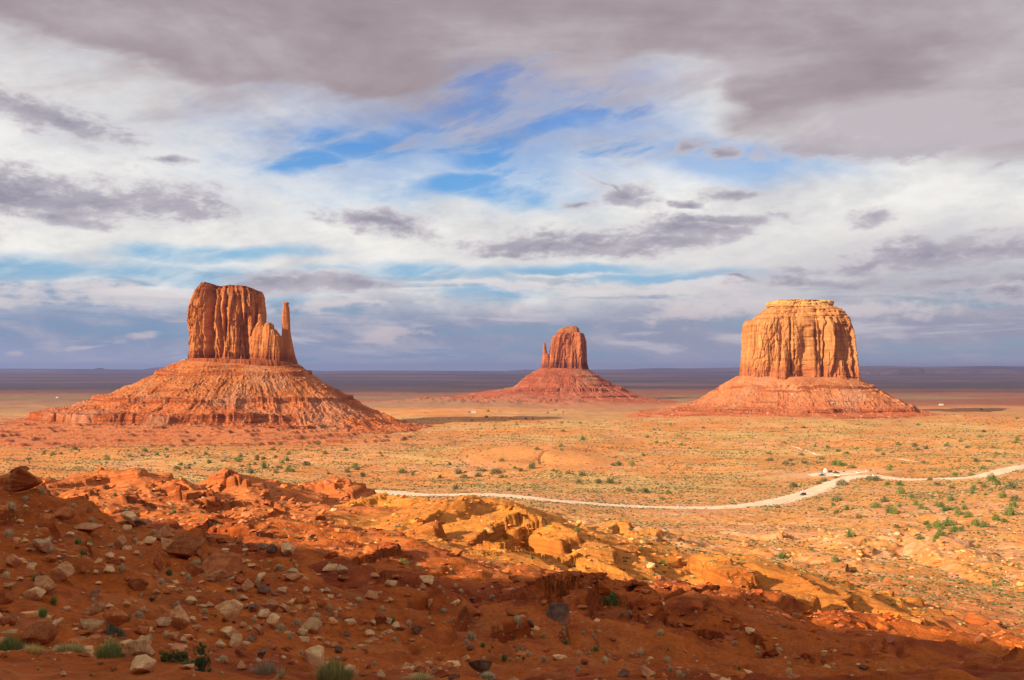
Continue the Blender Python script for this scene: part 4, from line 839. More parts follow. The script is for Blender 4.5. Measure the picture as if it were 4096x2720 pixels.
A_ = [(115,375,215,140,'red','huge brick red slab boulder jutting from the slope at the left edge'),(112,240,95,50,'red','rounded red rock perched behind the huge slab boulder at the left edge'),
 (262,545,175,125,'red','big smooth red boulder embedded in the slope below the huge slab'),(390,540,110,70,'red',0),(555,620,130,55,'pink',0),(770,725,60,85,'pink',0),(248,740,85,60,'tan',0),(698,795,55,45,'tan',0),(688,880,70,40,'tan',0),
 (385,935,118,112,'pink','squarish pinkish boulder with flat top on the left slope'),(520,885,50,50,'red',0),(265,1020,125,100,'pink',0),(205,1055,125,75,'tan',0),(45,1005,70,60,'pink',0),(70,845,80,80,'pink',0),
 (880,1000,92,75,'red',0),(1052,682,90,90,'pink','upright pinkish boulder leaning against a long red slab on the slope'),(1090,770,118,90,'pink',0),(1180,790,170,120,'red','long red slab sliding down to the right on the slope'),(1242,760,70,55,'pink',0),(1375,785,70,40,'red',0),
 (1420,868,190,88,'red','broad low ochre red boulder with a dark hollow under it'),(1245,900,75,70,'red',0),(1020,860,52,100,'red',0),(1390,940,115,65,'pink',0),(1100,965,55,45,'pink',0),(1595,1010,75,75,'tan','pointed layered tan rock standing like a small pyramid'),
 (1700,1020,65,50,'dark',0),(1685,925,50,40,'tan',0),(1560,1060,60,40,'tan',0),(1890,935,112,50,'pink','long thin pinkish slab lying right of the layered rock'),(1888,890,60,32,'tan',0),(2200,885,72,55,'tan',0),(2133,858,65,32,'tan',0),(1230,1080,60,38,'tan',0),(2210,935,65,38,'red',0),
 (542,1265,150,150,'tan','large tilted tan boulder with a sharp shadowed side, lower left slope'),(580,1172,100,75,'pink',0),(722,1222,138,108,'red','large smooth red boulder right of the large tilted tan boulder'),(1140,1242,128,132,'pink','large grey pink boulder leaning left in the middle of the near slope'),(1045,1215,70,42,'tan',0),
 (1470,1192,130,122,'tan','big blocky tan boulder above a row of small stones'),(1455,1300,66,76,'tan',0),(1700,1160,55,42,'tan',0),(1762,1240,60,88,'tan',0),(1750,1120,80,50,'pink',0),(1555,1232,55,45,'pink',0),(2010,1275,92,82,'tan','squarish pale boulder, right one of a close pair on red soil'),(1944,1285,66,70,'tan',0),
 (2028,1465,106,110,'tan','dark sided round boulder, left half of the split pair near the bottom'),(2098,1482,98,116,'tan','pale round boulder, right half of the split pair near the bottom'),(885,1442,185,150,'tan','biggest pale tan boulder standing in the green bushes at the bottom left'),
 (205,1355,185,112,'red','big red boulder behind the yellow grass at the bottom left'),(212,1275,80,42,'pink',0),(280,1300,72,45,'tan',0),(42,1220,92,75,'red',0),(908,1522,125,72,'tan','sharp edged tan rock with a white top at the bottom edge'),(1200,1505,100,24,'tan',0),(1415,1372,62,55,'tan',0),(1520,1347,62,66,'tan',0),(1577,1350,56,44,'tan',0),
 (1550,1422,62,72,'red',0),(1685,1432,66,50,'dark',0),(1840,1382,80,50,'red',0),(1970,1332,62,32,'tan',0),(1105,1315,70,50,'pink',0),(900,1277,80,50,'red',0),(1890,1472,52,36,'red',0),(30,1082,72,76,'red',0),
 (1748,757,60,50,'dark','rounded dark rock on the slope below the badlands'),(1690,727,60,35,'dark',0),(870,572,80,34,'dark',0),(818,570,90,34,'tan',0),(930,567,50,30,'dark',0),(1857,762,72,62,'tan',0),(430,1120,40,34,'tan',0),(640,1120,50,36,'pink',0),(610,880,36,30,'tan',0),
 (300,680,56,40,'tan',0),(190,735,80,36,'red',0),(310,810,84,40,'red',0),(440,640,50,26,'tan',0),(95,680,50,30,'pink',0),(120,930,40,28,'tan',0),(960,700,60,50,'tan',0),(1300,690,70,40,'pink',0),(1600,700,60,36,'red',0),(1000,1020,44,36,'pink',0),(1440,1060,60,40,'pink',0),(330,1160,46,30,'pink',0),(360,1230,52,40,'tan',0),(610,1040,54,50,'dark',0)]
for cx, cy, w, h, t, lb in A_: add_rock(.6187 * cx, 1750 + .6187 * cy, .6187 * w, .6187 * h, t, lb or None)
B_ = [(435,845,76,72,'tan','pale squarish boulder with dark side on the shaded middle slope'),(695,835,86,58,'tan','pale flat topped boulder beside a low scarp on the shaded slope'),(335,787,52,36,'pink',0),(300,930,92,70,'pink','faceted pinkish boulder on the shaded slope left of an upright one'),(420,945,52,78,'tan',0),(370,882,46,40,'pink',0),(115,806,66,30,'red',0),
 (372,1087,66,56,'red',0),(426,1096,50,40,'tan',0),(476,1130,46,36,'tan',0),(172,1102,66,70,'tan',0),(165,1077,82,44,'red',0),(250,1102,60,40,'red',0),(620,1162,66,56,'dark','dark angular rock alone on smooth red soil'),(1165,1162,82,62,'red','cracked red boulder at the end of a row of slabs'),(1205,1152,40,52,'red',0),
 (1575,1077,122,106,'dark','large dark angular boulder standing alone in the shade'),(1575,1342,122,108,'tan','large pale wedge shaped boulder alone near the bottom centre'),(1075,1437,166,98,'dark','large dark boulder with a pale top at the bottom centre'),(640,1432,80,48,'red',0),(375,1467,56,46,'tan',0),(1290,812,50,42,'red',0),(850,1480,92,34,'dark',0),(1385,1110,44,22,'dark',0),(990,940,40,24,'dark',0),(1020,980,30,20,'red',0),
 (845,915,30,18,'red',0),(660,860,40,30,'pink',0),(155,1000,34,30,'pink',0),(95,1005,30,24,'tan',0),(225,1140,44,40,'pink',0),(325,1100,34,24,'tan',0),(1480,960,44,24,'red',0),(780,1340,40,24,'red',0)]
for cx, cy, w, h, t, lb in B_: add_rock(1300 + .593 * cx, 1850 + .593 * cy, .593 * w, .593 * h, t, lb or None)
# more rocks of middling size, thickest on the left-hand talus
def rock_density(px, py):
    a = max(0, 1 - abs((py - (1990 + 0.42 * px)) / 420)) * (px < 1500)
    return max(a, 0.12)
n_try = 0
while len(rocks) < 285 and n_try < 6000:
    n_try += 1; px = RNG.uniform(-10, 1900) if RNG.random() < 0.9 else RNG.uniform(1900, 3400)
    lo = min(1960 + 0.26 * px, 2450); py = RNG.uniform(lo, 2715)
    if py < 1900 or RNG.random() > rock_density(px, py): continue
    w = RNG.uniform(11, 30) * (0.75 + 0.5 * (py - 1900) / 800)
    if any(abs(px - r[1]) < (w + r[3]) * 0.5 and abs(py - r[2]) < (w + r[3]) * 0.35 for r in rocks): continue
    add_rock(px, py, w, w * RNG.uniform(0.5, 0.9), RNG.choice(['tan', 'tan', 'pink', 'red', 'tan', 'pink', 'dark'] if RNG.random() < 0.8 else ['red']))
marks = [(r[1], r[2], 'the ' + r[6].split(',')[0]) for r in rocks if r[6]]
short = {}
def shorten(ph):
    w = ph.split(); return ' '.join(w[:9])
rk = []
for o, px, py, w, h, t, lb in rocks:
    if lb: continue
    size = 'small ' if w < 24 else 'middling ' if w < 45 else 'sizeable '
    shape = ' flat rock' if h < 0.6 * w else ' blocky rock' if h < 0.95 * w else ' upright rock'
    rk.append((o, px, py, size + COLW[t] + shape))
MARKS_ROCK = [(71,1982,'the huge slab boulder'),(162,2087,'the embedded red boulder'),(238,2328,'the flat topped square boulder'),(651,2172,'the upright leaning boulder'),(879,2287,'the boulder with a hollow'),(987,2375,'the layered pyramid rock'),
 (335,2533,'the large tilted boulder'),(705,2518,'the large grey pink boulder'),(909,2487,'the big blocky boulder'),(1243,2538,'the close boulder pair'),(1255,2656,'the split boulder pair'),(548,2642,'the biggest pale boulder'),(127,2588,'the boulder behind yellow grass'),(562,2691,'the white topped rock'),
 (1558,2351,'the pale squarish boulder in shade'),(1712,2345,'the boulder beside the scarp'),(1478,2401,'the faceted pinkish boulder'),(1668,2539,'the lone dark angular rock'),(1990,2539,'the cracked red boulder'),(2234,2489,'the large dark boulder'),(2234,2646,'the pale wedge boulder'),(1937,2702,'the dark boulder with pale top'),(1081,2218,'the rounded dark rock'),(447,2447,'the smooth red boulder')]
label_all(rk, MARKS_ROCK)

# ------------------------------------------------------------------ loose stones and clods: too many to count
def scatter_mesh(name, P, size, rotz, verts_list, faces, colors, material, squash=0.7, tilt=None):
    n = len(P); k = np.arange(n) % len(verts_list); T = np.stack(verts_list)[k]            # n, v, 3
    c, s = np.cos(rotz)[:, None], np.sin(rotz)[:, None]
    X = T[:, :, 0] * c - T[:, :, 1] * s; Y = T[:, :, 0] * s + T[:, :, 1] * c; Z = T[:, :, 2]
    V = np.stack([X, Y, Z], -1) * size[:, None, None]; V[:, :, 2] *= squash; V += P[:, None, :]
    Fc = faces[None] + (np.arange(n) * T.shape[1])[:, None, None]
    C = np.repeat(colors, T.shape[1], 0)
    return mesh_np(name, V.reshape(-1, 3), Fc.reshape(-1, faces.shape[1]), False, C, material=material)
m_loose, N = mat('loose_stone')
nn = N.noise(N.geo(), 6.0, 4, 0.6)
N.out(N.mix(1.0, N.attr('tint'), N.ramp(nn, [(0.3, (0.7, 0.66, 0.64)), (0.7, (1.25, 1.25, 1.25))]), 'MULTIPLY'), 0.92, N.bump(nn, 0.5, 0.05), spec=0.1)
small = [rock_verts(300 + k, 9, 0.8, 1.3, 0.03, V=IV1, noise=0.05) for k in range(8)]
n = 42000
u = RNG.uniform(-0.54, 0.40, n); Dp = np.exp(RNG.uniform(math.log(12), math.log(330), n)); X = u * Dp; Y = Dp
ok = RNG.random(n) < np.clip(0.30 + sstep(0.12, -0.35, u + 0.05 * np.log(Dp / 60)) * sstep(150, 90, Dp) + 0.6 * np.clip(perlin(X / 14, Y / 14, 401), 0, 1), 0, 1) * np.clip(0.35 + 2.2 * perlin(X / 4.5, Y / 4.5, 403) + 0.8 * perlin(X / 1.6, Y / 1.6, 404), 0.06, 1)
ok &= (perlin(X / 9, Y / 9, 402) > -0.25) & ((Y > 17) | (RNG.random(n) < 0.25))
X, Y = X[ok], Y[ok]; Z = surf(X, Y); n = len(X)
sz = (0.028 + 0.22 * RNG.random(n) ** 3.6) * (0.35 + np.minimum(Y, 160) / 45)
cc = np.array([[0.58, 0.33, 0.145], [0.45, 0.20, 0.085], [0.40, 0.12, 0.032], [0.33, 0.085, 0.028], [0.17, 0.085, 0.055]])[RNG.choice(5, n, p=[.22, .20, .30, .24, .04])] * RNG.uniform(0.75, 1.25, (n, 1))
link('loose_stones', scatter_mesh('loose_stones', np.stack([X, Y, Z + sz * RNG.uniform(-0.35, 0.15, n)], -1), sz, RNG.uniform(0, 6.28, n), small, IF1, cc.astype(np.float32), m_loose), kind='stuff', label='loose stones strewn over the near slope', cat='stones')
# broken rock under the ledges of the badlands
wt = (GI['ledge'] * 1.0 + 0.5 * GI['rock'] * (GI['bad'] > 0.2) + 0.05 * GI['bad']) * sstep(95, 130, GI['D']) * sstep(560, 430, GI['D']) * (np.abs(np.broadcast_to(TH, GH.shape)) < 0.52)
wt = wt / np.maximum(GI['D'], 1) ** 0.5; pr = (wt / wt.sum()).ravel(); ii = RNG.choice(pr.size, 12000, p=pr); X = GX_.ravel()[ii] + RNG.normal(0, 1.2, 12000); Y = GY_.ravel()[ii] + RNG.normal(-1.0, 1.6, 12000); Z = surf(X, Y); n = len(X)
sz = (0.12 + 0.75 * RNG.random(n) ** 3.5) * (0.6 + Y / 350); cidx = ii
cc = GC.reshape(-1, 4)[ii, :3] * RNG.uniform(0.7, 1.5, (n, 1)) + RNG.choice([0, 0, 0.06], (n, 1)) * np.array([1.0, 0.8, 0.6])
link('ledge_rubble', scatter_mesh('ledge_rubble', np.stack([X, Y, Z + sz * 0.1], -1), sz, RNG.uniform(0, 6.28, n), small, IF1, cc.astype(np.float32), m_loose), kind='stuff', label='broken rock under the ledges', cat='rubble')
# rubble on the three talus slopes
for root, cnt, smin, smax, cols in ((west, 2600, 0.8, 3.4, ((0.62,0.34,0.20),(0.50,0.19,0.08))), (mer, 2000, 0.8, 3.0, ((0.64,0.38,0.24),(0.52,0.22,0.11))), (eas, 900, 1.2, 4.0, ((0.5,0.2,0.1),(0.4,0.13,0.06)))):
    tal = [c for c in root.children if c.name.startswith('talus')][0]; a = np.empty(len(tal.data.vertices) * 3, np.float32); tal.data.vertices.foreach_get('co', a); a = a.reshape(-1, 3)
    cy = root.location.y; fr = np.where((a[:, 1] < cy - 10))[0]; sl = fr[RNG.integers(0, len(fr), cnt * 3)]
    q = a[sl]; keep = perlin(q[:, 0] / 70, q[:, 1] / 70, 55) + 0.15 > RNG.uniform(-0.4, 0.6, len(q)); q = q[keep][:cnt]; n = len(q)
    sz = smin + (smax - smin) * RNG.random(n) ** 4
    C = np.array(cols)[RNG.integers(0, 2, n)] * RNG.uniform(0.8, 1.2, (n, 1))
    me = scatter_mesh('rubble', q + [0, 0, 0.2], sz * 0.6, RNG.uniform(0, 6.28, n), small, IF1, C.astype(np.float32), m_loose, 0.8)
    r_ = child('rubble', me, root); r_['kind'] = 'stuff'

# ------------------------------------------------------------------ plants
m_leaf, N = mat('leaf')
g = N.attr('tint'); ob = N.rnd()
c = N.mix(1.0, g, N.ramp(ob, [(0, (0.75, 0.8, 0.8)), (0.5, (1, 1, 1)), (1, (1.3, 1.2, 1.1))]), 'MULTIPLY')
N.out(c, 0.8, spec=0.15)
m_bark, N = mat('bark'); nb = N.noise(N.obj(), 12.0, 4, 0.6); N.out(N.mix(nb, (0.08, 0.05, 0.035), (0.22, 0.15, 0.10)), 0.9)
def leaves(seed, n, clumps, rad, leaf, cols, flat=0.8, zc=0.55, shell=0.6):
    """unit-radius crown: leaf-sized quads gathered in clumps"""
    r = np.random.default_rng(seed)
    cp = r.normal(size=(clumps, 3)); cp /= np.linalg.norm(cp, axis=1, keepdims=True); cp *= (r.uniform(0.25, 1.0, (clumps, 1)) ** shell) * (1 - rad * 0.6)
    cp[:, 2] = np.abs(cp[:, 2]) * flat * 1.3; cr = r.uniform(0.6, 1.25, clumps) * rad
    k = r.integers(0, clumps, n); d = r.normal(size=(n, 3)); d /= np.linalg.norm(d, axis=1, keepdims=True); d *= r.uniform(0.2, 1, (n, 1)) ** 0.4
    p = cp[k] + d * cr[k][:, None]; p[:, 2] = np.maximum(p[:, 2] * 1.0, 0.03 * r.random(n))
    a = r.normal(size=(n, 3)); a /= np.linalg.norm(a, axis=1, keepdims=True); b = np.cross(a, r.normal(size=(n, 3))); b /= np.linalg.norm(b, axis=1, keepdims=True)
    L = leaf * r.uniform(0.6, 1.4, (n, 1)); V = np.stack([p - a * L - b * L * .5, p + a * L - b * L * .3, p + a * L * .8 + b * L * .5, p - a * L * .7 + b * L * .6], 1)
    C = np.array(cols)[r.integers(0, len(cols), clumps)][k] * r.uniform(0.7, 1.3, (n, 1))
    return V.reshape(-1, 3), np.arange(n * 4).reshape(-1, 4), np.repeat(C, 4, 0).astype(np.float32)
def stem_mesh(name, seed, limbs=6, h=0.7, r0=0.07):
    r = np.random.default_rng(seed); V, Fs = [], []
    def tube(pts, rads):
        base = sum(len(v) for v in V); ring = []
        for p, q in zip(pts, rads):
            t = np.linspace(0, 2 * math.pi, 6, endpoint=False); ring.append(np.stack([p[0] + q * np.cos(t), p[1] + q * np.sin(t), np.full(6, p[2])], -1))
        V.append(np.concatenate(ring)); f = grid_faces(len(pts), 6, wrap=True) + base; Fs.append(f)
    tube([(0, 0, -0.1), (0.02, 0.01, 0.15), (0.05, 0, 0.35 * h)], [r0 * 1.3, r0, r0 * 0.8])
    for k in range(limbs):
        a = k * 2.4 + r.random(); q = r.uniform(0.5, 0.85); tube([(0.03, 0, 0.1 * h), (0.35 * q * math.cos(a), 0.35 * q * math.sin(a), 0.45 * h), (0.8 * q * math.cos(a), 0.8 * q * math.sin(a), h * r.uniform(0.8, 1.1))], [r0 * 0.6, r0 * 0.4, r0 * 0.12])
    return mesh_np(name, np.concatenate(V), np.concatenate(Fs), True, material=m_bark)
GRN = [(0.11, 0.155, 0.035), (0.16, 0.20, 0.045), (0.21, 0.23, 0.06), (0.08, 0.115, 0.03)]
OLV = [(0.17, 0.155, 0.06), (0.12, 0.115, 0.045), (0.24, 0.20, 0.085), (0.10, 0.085, 0.04)]
SAGE = [(0.52, 0.45, 0.26), (0.64, 0.52, 0.31), (0.40, 0.36, 0.20), (0.72, 0.58, 0.36)]
CROWN = []
for k in range(5):
    v, f, c = leaves(500 + k, 1500, 16 + 3 * k, 0.36, 0.045, GRN, 0.75); CROWN.append(mesh_np('juniper_crown', v, f, False, c, material=m_leaf))
for k in range(5):
    v, f, c = leaves(520 + k, 1000, 14 + 2 * k, 0.34, 0.05, OLV, 0.65); CROWN.append(mesh_np('shrub_crown', v, f, False, c, material=m_leaf))
STEM = [stem_mesh('juniper_trunk', 530 + k) for k in range(3)]
junipers = []
def add_bush(px, py, w, h, kind, parts=True, label=None, Y0=100, Ymax=3500):
    x, y, z = (float(q[0]) for q in pick([px], [py], Y0, Ymax)); s = w * y / F / 2 * 1.2; hz = h * y / F * 1.15
    k = int(RNG.integers(5)) + (0 if kind == 'g' else 5)
    rz = RNG.uniform(0, 6.28); sc = (s, s, min(max(hz, s * 0.7), s * 2.6))
    if parts:
        root = empty('juniper_bush' if kind == 'g' else 'desert_shrub', (x, y + s * 0.4, z - 0.05 * s)); root.rotation_euler = (0, 0, rz); root.scale = sc
        a = link('crown', CROWN[k], parent=root); b = link('trunk', STEM[k % 3], parent=root)
    else:
        root = link('juniper_bush' if kind == 'g' else 'desert_shrub', CROWN[k], loc=(x, y + s * 0.4, z - 0.05 * s)); root.rotation_euler = (0, 0, rz); root.scale = sc
    root['category'] = 'juniper' if kind == 'g' else 'shrub'
    root['group'] = 'green junipers on the right hand hillside' if kind == 'g' else 'dark desert shrubs over the valley'
    if label: root['label'] = label
    junipers.append((root, px, py, w, h, kind, label)); return root
G4 = [(1190,410,58,45,'g'),(1300,415,70,40,'g'),(1400,520,42,36,'g'),(1570,515,28,28,'g'),(1735,547,62,52,'g'),(1175,557,88,50,'o'),(1092,605,88,50,'g'),(1208,650,62,62,'g'),(1252,660,62,66,'g'),(1293,597,42,30,'g'),(1432,585,48,52,'g'),(1485,615,58,50,'g'),(1527,625,42,30,'g'),
 (1650,602,62,50,'g'),(1680,637,62,40,'g'),(1722,627,62,45,'g'),(1615,590,42,35,'g'),(1766,622,36,30,'g'),(1850,622,52,60,'g'),(1835,560,24,22,'g'),(1800,670,76,60,'g'),(1888,692,76,62,'g'),(1925,450,62,45,'g'),(1923,488,46,35,'g'),(2033,497,36,26,'g'),(2185,522,72,55,'g'),(2090,372,82,60,'g'),(2135,410,50,60,'g'),
 (2275,597,66,55,'g'),(2255,672,92,82,'g'),(2125,715,76,55,'g'),(2197,732,56,40,'g'),(1960,765,80,66,'g'),(2020,775,70,56,'g'),(1735,762,112,76,'g'),(1630,772,96,70,'g'),(1655,795,72,60,'g'),(1770,817,102,58,'g'),(1830,808,60,50,'g'),(1650,850,90,60,'g'),(1610,880,60,50,'g'),(1525,752,56,40,'g'),(1545,785,60,40,'g'),
 (1475,878,66,46,'g'),(1265,780,66,42,'o'),(1590,902,36,30,'g'),(875,855,82,62,'g'),(745,1075,82,56,'g'),(290,1045,104,62,'g'),(995,900,36,32,'g'),(940,697,64,46,'o'),(750,655,52,40,'o'),(835,627,52,56,'o'),(722,592,46,36,'g'),(610,630,68,42,'o'),(240,608,46,32,'o'),(150,635,36,40,'o'),(1975,945,40,32,'g'),(2115,1285,46,46,'g'),
 (1625,412,74,42,'o'),(1912,330,62,26,'g'),(1775,330,56,40,'g'),(1555,370,56,40,'o'),(1040,370,72,62,'o'),(1100,372,72,52,'o'),(800,412,104,62,'o'),(745,352,50,30,'o'),(645,380,62,36,'o'),(595,402,50,30,'o'),(375,432,82,62,'o'),(752,552,84,66,'o'),(615,192,52,40,'o'),(590,225,44,36,'o'),(735,237,84,46,'g'),(800,247,84,42,'g'),
 (880,267,64,42,'o'),(470,225,62,30,'o'),(370,240,36,30,'o'),(175,202,62,36,'o'),(350,202,42,30,'o'),(672,96,42,36,'g'),(1282,66,46,32,'g'),(1427,76,52,42,'o'),(1150,152,42,32,'o'),(762,122,52,32,'o'),(2305,27,42,42,'g'),(2290,47,52,30,'g'),(1817,37,46,26,'g'),(2090,92,22,42,'o'),(2012,272,46,32,'g'),(2300,552,92,72,'o'),(2275,442,122,82,'o'),
 (1060,760,0,0,'x'),(1700,80,60,40,'o'),(1100,120,50,40,'o'),(840,140,60,30,'o'),(920,100,40,24,'g'),(1230,130,30,22,'o'),(560,80,34,22,'g'),(300,50,36,24,'o'),(1450,110,60,30,'o'),(1520,100,50,34,'o'),(1880,90,60,34,'o'),(1960,210,60,40,'o'),(1500,220,50,26,'o'),(2060,210,60,26,'o'),(2250,225,40,22,'o'),(1990,400,50,26,'o'),(2030,430,60,36,'o'),(1750,440,60,34,'o'),(1420,500,0,0,'x')]
B4 = [(252,97,42,40,'o'),(157,97,28,22,'o'),(145,70,38,26,'o'),(515,72,66,40,'o'),(590,87,32,26,'o'),(775,107,38,36,'o'),(895,77,62,46,'o'),(940,107,62,38,'o'),(1035,97,54,38,'o'),(1065,62,62,32,'o'),(1150,77,84,46,'o'),(1190,102,42,26,'o'),(1395,42,58,52,'g'),(1740,92,64,46,'o'),(1710,142,52,46,'o'),(1930,142,66,56,'o'),(1842,142,42,42,'o'),
 (1242,192,32,26,'o'),(880,182,44,42,'o'),(2045,192,38,36,'o'),(2160,202,62,38,'o'),(2320,212,36,30,'g'),(2275,250,46,26,'o'),(1700,477,36,42,'g'),(2282,695,52,42,'g'),(2130,592,32,26,'g'),(1320,60,40,30,'o'),(1540,60,30,22,'g'),(840,18,30,24,'g'),(1480,180,20,14,'o'),(1980,20,50,34,'g'),(2075,20,40,30,'g'),(1640,75,40,24,'o')]
A4 = [(480,80,42,26,'g'),(280,110,26,18,'g'),(935,90,38,24,'g'),(1010,116,32,22,'g'),(1075,82,28,22,'g'),(1200,104,22,18,'g'),(1350,165,32,26,'g'),(1535,157,44,32,'g'),(1655,147,36,30,'o'),(1705,142,36,24,'o'),(1703,202,46,46,'g'),(1780,132,32,26,'o'),(1865,112,32,22,'g'),(1822,167,34,26,'g'),(1856,152,32,28,'g'),(1858,222,46,38,'g'),(1890,222,32,30,'o'),
 (1975,182,58,38,'o'),(2102,107,36,24,'g'),(2232,87,36,26,'g'),(1615,232,48,46,'o'),(1780,230,38,26,'o'),(1800,197,38,20,'o'),(1140,207,52,32,'o'),(1257,172,18,16,'g'),(1645,177,28,26,'o'),(2245,222,44,32,'o'),(2120,237,28,20,'o'),(1810,47,32,22,'g'),(1440,155,40,20,'o'),(1560,190,36,18,'o'),(680,125,26,18,'o'),(390,110,26,18,'g'),(1225,180,22,16,'o'),(1080,130,26,18,'o')]
for L, sc, ox, oy in ((G4, .4642, 3000, 1750), (B4, .593, 1300, 1850), (A4, .6187, 0, 1750)):
    for cx, cy, w, h, kd in L:
        if kd == 'x': continue
        px, py = ox + sc * cx, oy + sc * cy
        add_bush(px, py, w * sc, h * sc, kd, parts=w * sc > 22, Y0=300 if py < 2030 else 100)
tree = add_bush(3605, 1977, 30, 34, 'g', True, 'small juniper tree on a bare pale trunk casting a shadow, right hillside', Y0=200)
add_bush(2441, 2425, 68, 54, 'g', True, 'lone round green bush at the edge of the shade, centre right', Y0=60, Ymax=300)
add_bush(3482, 2705, 66, 48, 'o', True, 'olive bush in the shade near the bottom right edge', Y0=60, Ymax=300)
add_bush(1611, 2255, 42, 20, 'g', True, 'low dark green bush on the shaded slope below the ochre ridge', Y0=60, Ymax=400)
# smaller ones far over the valley floor
n_try = 0
while len(junipers) < 345 and n_try < 9000:
    n_try += 1; px = RNG.uniform(0, 4096); py = 1640 + 250 * RNG.random() ** 1.3
    dn = perlin(np.array([px / 260.]), np.array([py / 42.]), 611)[0] + 0.6 * perlin(np.array([px / 90.]), np.array([py / 20.]), 612)[0]
    if abs(px - 2090) < 170 and abs(py - 1670) < 26: dn += 0.8
    if px < 1700 and py < 1770: continue
    if 2500 < px < 3900 and py < 1700: continue
    if dn < RNG.uniform(-0.05, 0.7): continue
    w = (8 + 18 * RNG.random() ** 2) * (0.55 + (py - 1640) / 330)
    if any(abs(px - r[1]) < 14 and abs(py - r[2]) < 8 for r in junipers): continue
    add_bush(px, py, w, w * 0.65, 'g' if RNG.random() < 0.45 else 'o', False, Y0=500)
MARKS_BUSH = [(3210,1976,'the black car on the road'),(2724,2022,'the silver car on the road'),(3340,1893,'the car park'),(3605,1977,'the juniper with a bare trunk'),(3810,2090,'the thick juniper cluster'),(4050,2060,'the tall junipers at the right edge'),(3570,2050,'the rounded twin juniper'),(2128,1870,'the bush on the orange mound'),
 (3990,1890,'the road at the right edge'),(1475,1960,'the left end of the road'),(1908,1978,'the middle bend of the road'),(911,1889,'the pointed dark ridge'),(3410,2150,'the bare wash'),(3550,1820,'the plain under the broad butte'),(2100,1670,'the far juniper grove'),(2700,1780,'the plain between the right buttes'),(600,1800,'the plain below the left butte'),(1300,1820,'the flat left of the orange mound'),(2600,1860,'the low swell behind the road'),(3900,1780,'the plain at the right edge'),(250,1800,'the plain at the left edge'),(2050,2130,'the ochre ridge'),(3150,2230,'the rocky knolls'),(3980,2340,'the stony hillside')]
bk = []
for o, px, py, w, h, kd, lb in junipers:
    if lb: continue
    bk.append((o, px, py, ('small ' if w < 15 else 'middling ' if w < 32 else 'big ') + ('green juniper' if kd == 'g' else 'olive brown shrub')))
label_all(bk, MARKS_BUSH)

# --- sagebrush tufts on the near slope
def blades(seed, n, L, spread, width, cols, droop=0.3, base=0.25):
    r = np.random.default_rng(seed); a = r.uniform(0, 6.28, n); rr = base * np.sqrt(r.random(n)); b = a + r.normal(0, 0.5, n)
    p0 = np.stack([rr * np.cos(a), rr * np.sin(a), np.zeros(n)], -1); tl = np.abs(r.normal(0, spread, n)); ln = L * r.uniform(0.5, 1.1, n)
    dr = np.stack([np.sin(tl) * np.cos(b), np.sin(tl) * np.sin(b), np.cos(tl)], -1); sd = np.stack([-np.sin(b), np.cos(b), np.zeros(n)], -1) * width
    m = p0 + dr * ln[:, None] * 0.6; t = p0 + dr * ln[:, None]; t[:, 2] -= droop * ln * np.sin(tl)
    V = np.stack([p0 - sd, p0 + sd, m + sd * 0.8, m - sd * 0.8, t + sd * 0.1, t - sd * 0.1], 1); k = np.arange(n)[:, None] * 6
    Fc = np.concatenate([k + [[0, 1, 2, 3]], k + [[3, 2, 4, 5]]]); C = np.array(cols)[r.integers(0, len(cols), n)] * r.uniform(0.75, 1.25, (n, 1))
    return V.reshape(-1, 3), Fc, np.repeat(C, 6, 0).astype(np.float32)
TUFT = []
for k in range(4):
    v, f, c = blades(700 + k, 420, 0.85, 0.75, 0.018, SAGE, 0.2, 0.35); TUFT.append(mesh_np('sage_tuft', v, f, False, c, material=m_leaf))
TGRN = [(0.17, 0.24, 0.06), (0.24, 0.30, 0.09), (0.12, 0.17, 0.05)]
for k in range(2):
    v, f, c = blades(710 + k, 420, 0.85, 0.7, 0.018, TGRN, 0.2, 0.35); TUFT.append(mesh_np('green_tuft', v, f, False, c, material=m_leaf))
tufts = []
def add_tuft(px, py, w, h, green=False):
    x, y, z = (float(q[0]) for q in pick([px], [py], 9, 420)); s = w * y / F / 2 / 0.85; k = int(RNG.integers(4)) if not green else 4 + int(RNG.integers(2))
    o = link('sagebrush_tuft', TUFT[k], loc=(x, y + s * 0.3, z - 0.03 * s), cat='tuft', group='sagebrush tufts on the near slope')
    o.rotation_euler = (0, 0, RNG.uniform(0, 6.28)); o.scale = (s, s, max(h * y / F / 0.8, s * 0.7)); tufts.append((o, px, py, w, green)); return o
